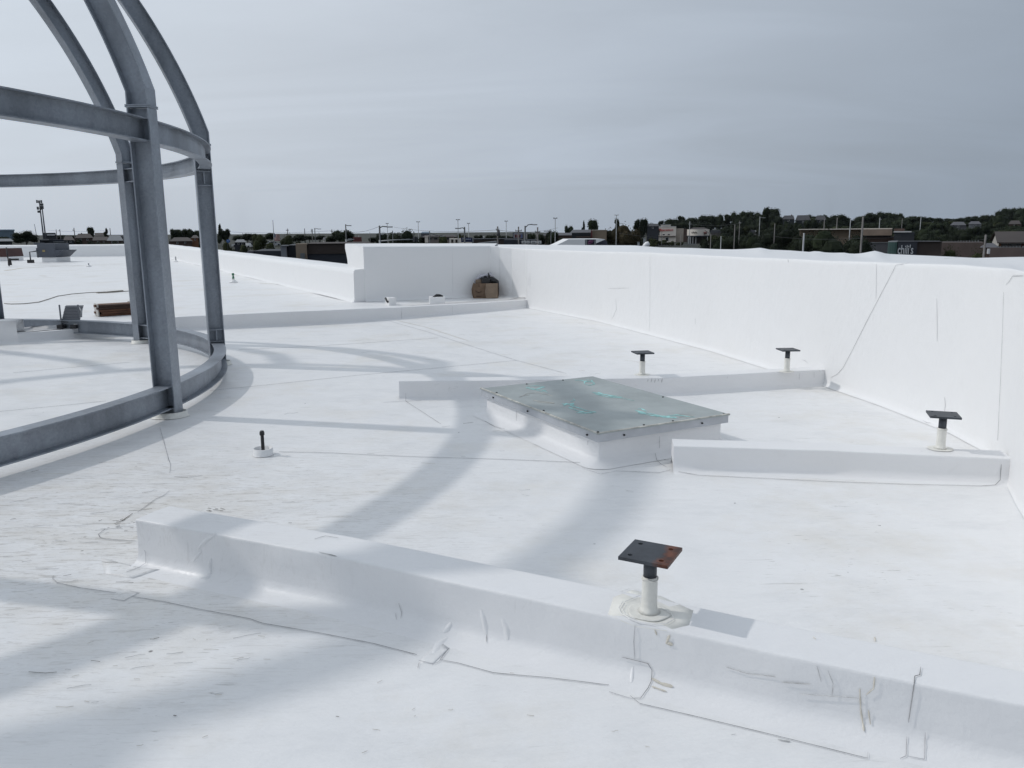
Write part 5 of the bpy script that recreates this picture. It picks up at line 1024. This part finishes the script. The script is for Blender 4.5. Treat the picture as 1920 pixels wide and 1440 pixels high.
o = bld('cream_house', 'small ochre and cream building between dark trees left of the gabled house', 1803, 200, 'house'); slab(o, 'wall', 1800, 1808, 443, 450, 200, 5, flat('cream_ochre', (.30, .22, .13)), toground=True); gable(o, 'roof', 1792, 1808, 436.5, 443.3, 200, 6, flat('ochre_tile', (.20, .13, .08)), .3)
b = bld('low_roof', 'long dull-brown roof strip with small white posts, right of the restaurant', 1790, 110); slab(b, 'wall', 1764, 1842, 454.5, 475, 110, 8, flat('dull_brown', (.085, .062, .055)), toground=True)
for i in range(9): slab(b, 'roof_vent', 1790 + i * 5.4, 1791.4 + i * 5.4, 451.8 - (i % 3) * .5, 454.5, 111, .3, MT_LG)
# gabled house at the right
D = 95; b = bld('gabled_house', 'grey-brown gabled house with a white gable end at the right edge', 1890, D, 'house')
m = MB(); zr, ze = fx(1880, 434, D, 4).z, fx(1880, 452.5, D).z; A0 = fx(1873, 452.5, D); u_, r_v = FR[0], FR[1]
wid_ = (fx(1990, 450, D) - A0).to_2d().length
def LP(a, b_, z): q = A0 + r_v * a + u_ * b_; return Vector((q.x, q.y, z))
sk_ = -.45                                            # the gable end is turned a little towards the camera
def LG(a, b_, z): return LP(a + sk_ * (b_ / 5) * 1.1, b_, z)
m.add([LG(-.2, -.5, ze - .1), LP(wid_, -.5, ze - .1), LP(wid_, 4, zr), LG(-.2, 4, zr), LG(-.2, -.5, ze - .24), LP(wid_, -.5, ze - .24), LP(wid_, 4, zr - .14), LG(-.2, 4, zr - .14)], [(0, 1, 2, 3), (7, 6, 5, 4), (0, 4, 5, 1), (0, 3, 7, 4)])
m.add([LG(-.2, 4, zr), LP(wid_, 4, zr), LP(wid_, 8.5, ze - .1), LG(-.4, 8.5, ze - .1)], [(0, 1, 2, 3)]); m.build('roof', MT_SH, b)
m = MB(); m.add([LG(.0, 0, ze - .1), LG(0, 4, zr - .15), LG(-.0, 8, ze - .1), LG(-.0, 8, -8), LG(.0, 0, -8)], [(0, 1, 2, 3, 4)]); m.build('gable_wall', flat('pale_siding', (.40, .38, .35)), b)
slab(b, 'front_wall', 1873, 1990, 452.5, 480, D, .3, flat('grey_siding', (.17, .165, .165)), off=.5, toground=True); slab(b, 'brick_corner', 1872.5, 1876, 451, 470, D, .4, flat('orange_brick_corner', (.26, .12, .06)), off=.3, toground=True)
for x in (1893, 1909): slab(b, 'window', x - 3, x + 3, 454, 459.5, D, .2, MGLS, off=.38)
slab(b, 'door', 1914.5, 1919, 453.5, 465, D, .2, MT_RD, off=.38)
b = bld('house', 'small hipped grey roof in front of the gabled house', 1850, 88, 'house'); slab(b, 'wall', 1845, 1868, 463.5, 480, 88, 5, MT_BR, toground=True); gable(b, 'roof', 1838, 1874, 455.6, 464, 88, 6, MT_GR, .35)
b = bld('brown_wall', 'plain dull-brown wall below the gabled house at the right edge', 1890, 84, 'wall'); slab(b, 'wall_face', 1853, 1990, 464.3, 490, 84, 1, flat('brown_render', (.10, .075, .068)), toground=True)
random.seed(4)
for i in range(10): slab(b, 'coping_stone', 1868 + i * 6.1, 1870.6 + i * 6.1, 462.4 - random.random(), 464.3, 84, .3, MT_LG)
house(1890, 1915, 413.5, 420, 432, 300, 'brick house with a pale eave high among the trees at the right', wall=MT_BR, wins=1); house(1781, 1812, 416, 422, 432, 330, 'grey-roofed house half hidden in the wooded hill', wall=MT_GR, roofm=MT_GR, wins=1); house(1815, 1840, 415, 420, 432, 340, 'pale grey house among trees on the hill, left of the brick house', wall=MT_LG, roofm=MT_GR, wins=1)
for x0, x1, yt, ye, lab in ((1467, 1490, 404, 411, 'dark grey house on the hill crest beside the tallest tree'), (1491, 1520, 403.5, 413, 'dark gabled house with a pale dormer on the hill crest'), (1528, 1549, 404.5, 412, 'dark house at the right end of the crest houses'), (1212, 1236, 419.5, 424, 'dark-roofed house on the crest behind the red-lettered store')):
    house(x0, x1, yt, ye, ye + 9, 385, lab, wall=MT_DG, roofm=flat('dark_shingle', (.04, .04, .045)), hip=.12, wins=1, chim=(x0 + 16, yt - 2) if x0 == 1467 else None)

# ---- lamps, poles, signs
def pole_thing(name, label, cat, x, D, yt, r_=.09, mt=MPOLED, group=None, taper=.7, lean=0.0):
    t_ = at(x, yt, D); gz = H(t_.x, t_.y); o = thing(name, label, cat, (t_.x + lean, t_.y, gz), group); m = MB(); m.tube([(t_.x + lean, t_.y, gz), (t_.x, t_.y, t_.z)], [r_, r_ * taper], 7); m.build('pole', mt, o); return o, t_
for x, yt, D, w_, lab in ((726, 419.5, 200, 5, 'thin double-headed lot lamp left of the big round tree'), (784, 416.5, 190, 6.5, 'double-headed lot lamp behind the big round tree'), (858.5, 412.5, 170, 7, 'double-headed lot lamp left of the street lamp by the blue sign'), (878.5, 419.3, 190, 5.5, 'short double-headed lot lamp just right of the blue sign'), (949, 415.2, 180, 6, 'double-headed lot lamp between utility poles near the pylon sign'), (1041, 409.8, 150, 7.5, 'double-headed lot lamp standing alone left of the white ridge'), (1156, 404, 160, 7.5, 'white double-headed lot lamp above the wide brown-green tree')):
    o, t_ = pole_thing('lot_lamp', lab, 'lamp post', x, D, yt, .09, MPOLEL, 'double-headed car park lamps'); k1 = kx(D)
    m = MB(); m.box(t_ + Z * .05, (w_ * k1 * .5, .09, .08)); m.build('crossbar', MPOLED, o)
    for s_ in (-1, 1): m = MB(); m.box(t_ + Vector((s_ * w_ * k1 * .33, 0, .08)), (w_ * k1 * .36, .35, .16)); m.build('lamp_head', MPOLED if x < 1150 else MT_WH, o)
def street_lamp(x, yt, D, arm, lab, r_=.13, mt=MPOLED, style=0):
    o, t_ = pole_thing('street_lamp', lab, 'street lamp', x, D, yt, r_, mt, 'single-armed street lamps'); k1 = kx(D)
    P_ = [t_ - Z * .3, t_ + Vector((arm[0] * k1 * .4, 0, -arm[1] * k1 * .75)), t_ + Vector((arm[0] * k1 * .8, 0, -arm[1] * k1)), t_ + Vector((arm[0] * k1, 0, -arm[1] * k1))]; m = MB(); m.tube(P_, r_ * .45, 5); m.build('arm', mt, o)
    if style: m = MB(); m.tube([t_ - Z * .9, P_[1] - Z * .35, P_[2]], r_ * .35, 5); m.build('brace', mt, o)
    m = MB(); m.box(P_[3] + Vector((math.copysign(.35, arm[0]), 0, -.05)), (.8, .28, .16)); m.build('lamp_head', MPOLEL, o)
street_lamp(711.5, 423, 110, (14, -3 + 5), 'street lamp with its arm to the right at the left end of the back wall', .16); street_lamp(736, 432.5, 160, (-17, 6), 'street lamp with its arm reaching left, half behind dark trees', .12); street_lamp(805.5, 433, 150, (20, 9), 'street lamp with a long rising double arm behind the back wall', .12, style=1)
street_lamp(871, 425.5, 120, (-8, 2), 'street lamp with a short arm to the left in front of the blue sign', .15); street_lamp(984.5, 423.5, 130, (14, -2.5), 'street lamp with an arched arm to the right beside the pylon sign', .17); street_lamp(1033, 431, 160, (-6, 2), 'small street lamp near the rightmost double lamp', .12)
street_lamp(590, 427.5, 200, (6, 1.5), 'street lamp with a short arm, right of the lattice pole', .14); street_lamp(648, 420.5, 150, (3, 2), 'street lamp with a tiny head in front of the loose round tree', .15); street_lamp(455, 437, 260, (10, 4.5), 'far street lamp with an arched arm left of the flag', .12); street_lamp(1425, 406, 260, (6, 2), 'pale street lamp before the wooded hill', .12, MPOLEL)
def utility(x, yt, D, lab, cross=(), r_=.17, mt=MPOLE, w_=8, lean=0.0):
    o, t_ = pole_thing('utility_pole', lab, 'utility pole', x, D, yt, r_, mt, lean=lean); k1 = kx(D)
    for yc in cross:
        q = at(x, yc, D); m = MB(); m.box(q + Vector((0, -.2, 0)), (w_ * k1, .12, .14)); m.build('crossarm', mt, o)
        for s_ in (-.42, 0, .42): m = MB(); m.cyl(q + Vector((s_ * w_ * k1, -.2, .07)), .06, .2, 6); m.build('insulator', MPOLEL, o)
    return o
utility(933, 424.5, 130, 'utility pole with a crossarm and a transformer, left of the double lamp', (431.3,), w_=6); o = bpy.data.objects[[x.name for x in col.objects if x.get('label', '').startswith('utility pole with a crossarm and a transformer')][0]]
q = at(934.6, 438.5, 130); m = MB(); m.cyl(q + Vector((0, -.3, -.35)), .26, .9, 10); m.build('transformer', MT_GR, o)
utility(972.2, 425, 140, 'utility pole with a long crossarm in front of the pylon sign', (433,), w_=12); utility(1008, 426, 135, 'utility pole with a drooping crossarm right of the arched street lamp', (435.2,), w_=10); utility(539, 428.5, 260, 'utility pole with a crossarm right of the flag', (432,), w_=5)
utility(622, 430, 260, 'slim utility pole left of the loose round tree', (434,), w_=3.5); utility(571, 428.5, 260, 'bare thin pole left of the lattice pole', ()); utility(585, 429, 230, 'pole crowded with equipment right of the bare thin pole', (432, 435), w_=3.2); utility(138.5, 427, 260, 'utility pole above the brown-roofed house at left', (432,), w_=3.5); utility(206, 427.5, 300, 'thin pole right of the narrow dark tree', ())
utility(112, 429.5, 330, 'short pole with a crossbar right of the white sign band', (433,), w_=3); utility(105, 430, 330, 'short thin pole above the white sign band', ()); utility(64.5, 420, 300, 'leaning thin pole left of the cell towers', (), r_=.12, lean=.5); utility(598, 436, 300, 'very short distant pole right of the pole crowded with equipment', ()); utility(693.5, 436, 240, 'short thin pole above the left end of the back wall', (), r_=.1)
utility(1293.5, 415, 300, 'pale utility pole with a crossarm before the cream curved shop', (420.5,), mt=MPOLEL, w_=4.5, r_=.16); utility(1277, 433, 180, 'brown pole in front of the beige wing of the store', (), r_=.12, mt=MPOLE); utility(1241, 433.5, 200, 'thin dark pole in front of the red-lettered store', (), r_=.1, mt=MPOLED)
utility(1507.5, 437, 70, 'short white pole in front of the large spreading tree', (), r_=.1, mt=MPOLEL); utility(1618.5, 406, 75, 'tall grey pole at the right of the large spreading tree', (), r_=.12, mt=MPOLE); utility(1595, 411, 150, 'pale pole rising from the roof of the tan building', (), r_=.1, mt=MPOLEL); utility(1570, 408, 170, 'faint grey pole behind the large spreading tree', (), r_=.12); utility(1546, 411, 170, 'faint brown pole above the left part of the large spreading tree', (), r_=.12)
utility(1650, 408, 300, 'pale pole with a crossarm before the wooded hill', (412,), mt=MPOLEL, w_=4); utility(1727, 407, 230, 'pale thin pole before the hill right of the crossarm pole', (), mt=MPOLEL, r_=.12); utility(1692, 410, 260, 'faint pole between two pale poles on the hill', (), mt=MPOLE, r_=.12); utility(1453, 419, 150, 'dim pole in the dark trees left of the white pole', (), mt=MPOLE, r_=.1); utility(1387, 414, 200, 'dim pole before the long grey roof', (419,), w_=4, r_=.12); utility(1378, 421, 130, 'dim brown pole before the long grey roof, nearer one', (), r_=.1)
utility(1333, 439, 95, 'pale short pole at the left of the dark trees beside the cream shop', (), mt=MPOLE, r_=.07); utility(1352, 443, 95, 'pale short pole with a bracket in the dark trees beside the cream shop', (), mt=MPOLEL, r_=.07)
o = utility(1848.5, 440, 60, 'wooden pole with a white meter box beside the brown wall', (), r_=.10, mt=MPOLE); q = at(1851, 471, 60); m = MB(); m.box(q + Vector((.02, -.12, 0)), (.14, .18, .38)); m.build('meter_box', MT_WH, o)
# cell tower pair
for x, yt, lab, arms in ((73.5, 376.5, 'left and taller of the two cell tower masts', ((378.5, 9), (391, 7), (397.5, 4))), (78.2, 383, 'right and lower of the two cell tower masts', ((384, 4), (389.5, 5)))):
    o, t_ = pole_thing('cell_tower', lab, 'cell tower', x, 260, yt, .24, flat('tower_steel', (.13, .14, .16)), 'pair of cell tower masts'); k1 = kx(260)
    for yc, w_ in arms:
        q = at(x, yc, 260); m = MB(); m.tube([q + Vector((cos(a) * w_ * k1 * .45, sin(a) * w_ * k1 * .45, 0)) for a in [2 * pi * i / 12 for i in range(13)]], .06, 4); m.tube([q - Vector((w_ * k1 * .5, 0, 0)), q + Vector((w_ * k1 * .5, 0, 0))], .07, 4); m.build('antenna_frame', MPOLED, o)
        for i in range(6): a = 2 * pi * i / 6 + .3; m = MB(); m.box(q + Vector((cos(a) * w_ * k1 * .48, sin(a) * w_ * k1 * .48, .1)), (.16 if w_ > 5 else .3, .16, .95 if w_ > 4 else .7)); m.build('antenna_panel', MPOLED, o)
# flag pole with a flag at half staff
o, t_ = pole_thing('flag_pole', 'slender flag pole flying a striped flag at half staff', 'flag pole', 511.5, 190, 412.5, .11, MPOLEL)
m = MB(); k1 = kx(190); q = at(512, 437, 190); nx_, nz2 = 12, 13; W_, Hh = 12 * k1, 13 * k1; ms = []; vs = []
for j in range(nz2 + 1):
    for i in range(nx_ + 1): u, v = i / nx_, j / nz2; vs.append(q + Vector((W_ * u * (.92 + .08 * v), .18 * sin(u * 7 + v * 2), -Hh * v * (1 - .15 * u) - W_ * .45 * u * (1 - .6 * u))))
m.v = vs
for j in range(nz2):
    for i in range(nx_): m.f.append([j * (nx_ + 1) + i, j * (nx_ + 1) + i + 1, (j + 1) * (nx_ + 1) + i + 1, (j + 1) * (nx_ + 1) + i]); m.m.append(2 if (j < 7 and i < 5) else (j % 2)); m.sm.append(True)
fl_ = m.build('flag', [flat('flag_red', (.28, .03, .035)), flat('flag_white', (.55, .52, .48)), flat('flag_blue', (.03, .04, .12))], o)
m = MB(); k3 = 0
for j in range(3):
    for i in range(3): p_ = vs[(1 + 2 * j) * (nx_ + 1) + 1 + i + (i > 1)]; m.box(p_ + Vector((0, -.03, 0)), (.12, .02, .12), mtx=Matrix.Rotation(.78, 3, 'Y'))
s_o = m.build('flag_stars', flat('star_white', (.6, .6, .6)), fl_); s_o['kind'] = 'stuff'
# signs
sg = bld('monument_sign', 'dark blue sign panel with pale lettering above the back wall', 875, 140, 'sign'); pn = slab(sg, 'panel', 864.5, 885.5, 445.5, 454, 140, .5, flat('navy_sign', (.012, .02, .07))); slab(sg, 'end_frame', 885.7, 888, 446.5, 455.5, 140, .4, MT_LG); slab(sg, 'base', 865, 885, 454, 462, 140, .5, MT_CR, toground=True)
m = MB()
for i in range(9): q = at(872.4 + i * 1.25, 448.6, 139.9); m.box(q, (.07, .04, .12 + .05 * (i % 3)))
m.build('sign_letters', flat('pale_letters', (.35, .38, .5)), sg); m = MB(); q = at(868.3, 449.5, 139.9); m.tube([q + Z * .32, q - Vector((.12, 0, .2)), q + Vector((.14, 0, -.22)), q + Z * .32], .03, 4); m.build('emblem', flat('pale_mark', (.4, .42, .45)), sg)
sg = bld('pylon_sign', 'large framed pylon sign with a faded red, white and blue panel', 971, 160, 'sign'); slab(sg, 'frame', 961.5, 981.5, 435.8, 448.5, 160, .6, MT_DG); pn = slab(sg, 'panel', 963, 980, 437.2, 447.2, 160, .4, flat('faded_white', (.30, .30, .33)), off=-.25)
for x0, x1, mt in ((965, 968.5, MT_RD), (969.3, 972, flat('faded_pink', (.30, .14, .14))), (973, 976, MT_RD)): slab(pn, 'print', x0, x1, 439.5, 445.5, 160, .1, mt, off=-.32)
slab(pn, 'print', 976.5, 979.4, 439, 446, 160, .1, flat('faded_blue', (.12, .15, .28)), off=-.33); slab(sg, 'support', 966, 967.5, 448.4, 460, 160, .4, MT_DG, toground=True); slab(sg, 'support', 975.5, 977, 448.4, 460, 160, .4, MT_DG, toground=True); slab(sg, 'side_panel', 981.7, 988.5, 438.8, 448.2, 160, .5, flat('faded_cream', (.38, .34, .32)))
sg = bld('round_sign', 'round blue sign among the trees right of the third steel column', 427.5, 150, 'sign'); q = at(427.5, 452, 150); m = MB(); m.tube([q, q + Vector((0, .25, 0))], 3.2 * kx(150), 16); m.build('disc', flat('bright_blue', (.03, .10, .30)), sg); m = MB(); m.tube([q + Vector((-.1, -.02, .15)), q + Vector((.12, -.02, .02)), q + Vector((0, -.02, -.16))], .035, 5); m.build('emblem', flat('pale_blue', (.3, .4, .55)), sg); slab(sg, 'post', 427.2, 427.9, 455, 470, 150, .15, MPOLED, toground=True)
sg = bld('traffic_mast', 'horizontal traffic signal mast crossing behind the back wall', 740, 100, 'traffic signal'); m = MB(); m.tube([at(712, 452, 100), at(740, 449.8, 100), at(775, 448.8, 100)], [.09, .07, .05], 6); m.tube([at(712, 450, 100), Vector((at(712, 450, 100).x, 100, -8))], .12, 6); m.build('mast_arm', MPOLEL, sg)
for x in (776, 781): m = MB(); m.box(at(x, 449, 100) + Vector((0, -.1, 0)), (.2, .22, .55)); m.build('signal_head', MT_GR if x < 780 else MT_NV, sg)
slab(sg, 'street_plate', 762, 768, 447.5, 450.5, 100, .05, MT_LG)
sg = bld('traffic_mast', 'pale signal mast arm left of the small dark red building', 655, 110, 'traffic signal'); m = MB(); m.tube([at(649, 451, 110), at(664, 448.5, 110)], [.09, .06], 6); m.tube([at(649, 449, 110), Vector((at(649, 449, 110).x, 110, -8))], .12, 6); m.build('mast_arm', MPOLEL, sg); m = MB(); m.box(at(656, 449, 110), (.5, .1, .3)); m.build('signal_head', MT_LG, sg)
# overhead wires
def wire(pts, D0, D1, label, r_=.025, sag=.6):
    a, b = at(*pts[0], D0), at(*pts[1], D1); P_ = [a.lerp(b, i / 10) - Z * sag * 4 * (i / 10) * (1 - i / 10) for i in range(11)]; m = MB(); m.tube(P_, r_, 4, caps=False); m.build('power_line', MWIRE, loc=a, label=label, cat='power line', group='overhead wires')
wire(((640, 431), (711, 424.5)), 150, 110, 'overhead wire rising to the lamp at the left end of the back wall', .02); wire(((739, 426), (933, 431)), 200, 130, 'overhead wire from the big round tree to the pole with the transformer', .022); wire(((420, 434), (622, 432.5)), 280, 260, 'long overhead wire over the far left trees', .03)
wire(((933, 431), (1046, 427)), 130, 170, 'overhead wire across the tops of the utility poles, upper one', .022); wire(((880, 436), (1008, 435)), 170, 135, 'overhead wire across the utility poles, lower one', .022); wire(((1293, 420), (1387, 419)), 300, 200, 'overhead wire before the hill from pole to pole', .022)
wire(((1450, 443.2), (1618, 446.5)), 90, 75, 'overhead wire crossing the large spreading tree', .012, .2); wire(((1618, 446), (1690, 443)), 75, 80, 'overhead wire passing the tan facade', .01, .1); wire(((1700, 452), (1848, 449)), 75, 60, 'overhead wire running to the pole with the white meter box', .01, .1); wire(((90, 431.5), (206, 431)), 300, 300, 'overhead wire above the roofs at the far left', .025); wire(((1160, 437.5), (1293, 441)), 160, 300, 'overhead wire sagging before the wide brown-green tree', .02, .8)
# parked vehicles: a car built of body, cabin, windows and wheels
def car_proto(mt, lab, van=False):
    o = thing('parked_car', lab, 'car', (0, 0, 0)); m = MB(); L_, Wd, hb_ = 4.5, 1.8, .75
    m.prism([(-L_/2, -Wd/2), (L_/2, -Wd/2), (L_/2, Wd/2), (-L_/2, Wd/2)], .3, [.82, .78, .78, .82]); m.build('body', mt, o)
    m = MB(); a, b_ = (-2.0, 1.2) if van else (-1.5, 1.1); m.add([(a, -.82, .80), (b_, -.82, .79), (b_, .82, .79), (a, .82, .80), (a + .35, -.68, 1.42), (b_ - .65, -.68, 1.42), (b_ - .65, .68, 1.42), (a + .35, .68, 1.42)], [(4, 5, 6, 7), (0, 1, 5, 4), (1, 2, 6, 5), (2, 3, 7, 6), (3, 0, 4, 7)]); m.build('cabin', mt, o)
    m = MB(); m.add([(a + .15, -.835, .86), (b_ - .18, -.835, .86), (b_ - .68, -.70, 1.35), (a + .4, -.70, 1.35)], [(0, 1, 2, 3)]); m.build('side_window', MGLS, o)
    m = MB(); m.add([(b_ - .02, -.72, .84), (b_ - .02, .72, .84), (b_ - .60, .6, 1.38), (b_ - .60, -.6, 1.38)], [(0, 1, 2, 3)]); m.v = [v + Vector((.04, 0, .01)) for v in m.v]; m.build('windscreen', MGLS, o)
    for x in (-1.4, 1.4):
        for y in (-.86, .86): m = MB(); m.tube([(x, y - .1, .33), (x, y + .1, .33)], .33, 12); m.build('wheel', MBLK, o)
    return o
cols_ = [('white', (.6, .6, .6)), ('silver', (.35, .36, .38)), ('dark', (.03, .03, .035)), ('white', (.55, .55, .55)), ('pale', (.4, .4, .42))]
protos = {}
for i, (x, y, D, ci, rz, lab) in enumerate(((449, 456, 250, 0, .2, 'white parked car seen between trees left of the flag'), (461, 457, 245, 3, 2.9, 'white parked car, nearer the yellow-green tree'), (503, 455, 262, 0, .1, 'white parked car directly below the flag'), (514, 456, 258, 1, .3, 'silver parked car right of the one below the flag'), (476, 456, 250, 2, 0, 'dark parked car between the two groups of white cars'))):
    key = ci
    if key not in protos: protos[key] = o = car_proto(flat('car_paint_' + cols_[ci][0], cols_[ci][1], .35), lab)
    else: o = copy_thing(protos[key], (0, 0, 0), label=lab)
    o['group'] = 'parked cars beyond the long parapet'; q = at(x, y, D)
    q.z = H(q.x, q.y) + .02; o.location = q; o.rotation_euler = (0, 0, rz)
# ---- thin haze in the air round everything
hm = bpy.data.materials.new('thin_haze'); hm.use_nodes = True; ht = hm.node_tree; ht.nodes.clear(); hv = ht.nodes.new('ShaderNodeVolumePrincipled'); ho = ht.nodes.new('ShaderNodeOutputMaterial'); hv.inputs['Color'].default_value = (.80, .90, 1, 1); hv.inputs['Density'].default_value = .00002; ht.links.new(hv.outputs[0], ho.inputs['Volume'])
m = MB(); m.box((0, 0, 35), (9200, 9200, 96)); hz_ = m.build('haze', hm, kind='stuff')
#%%END
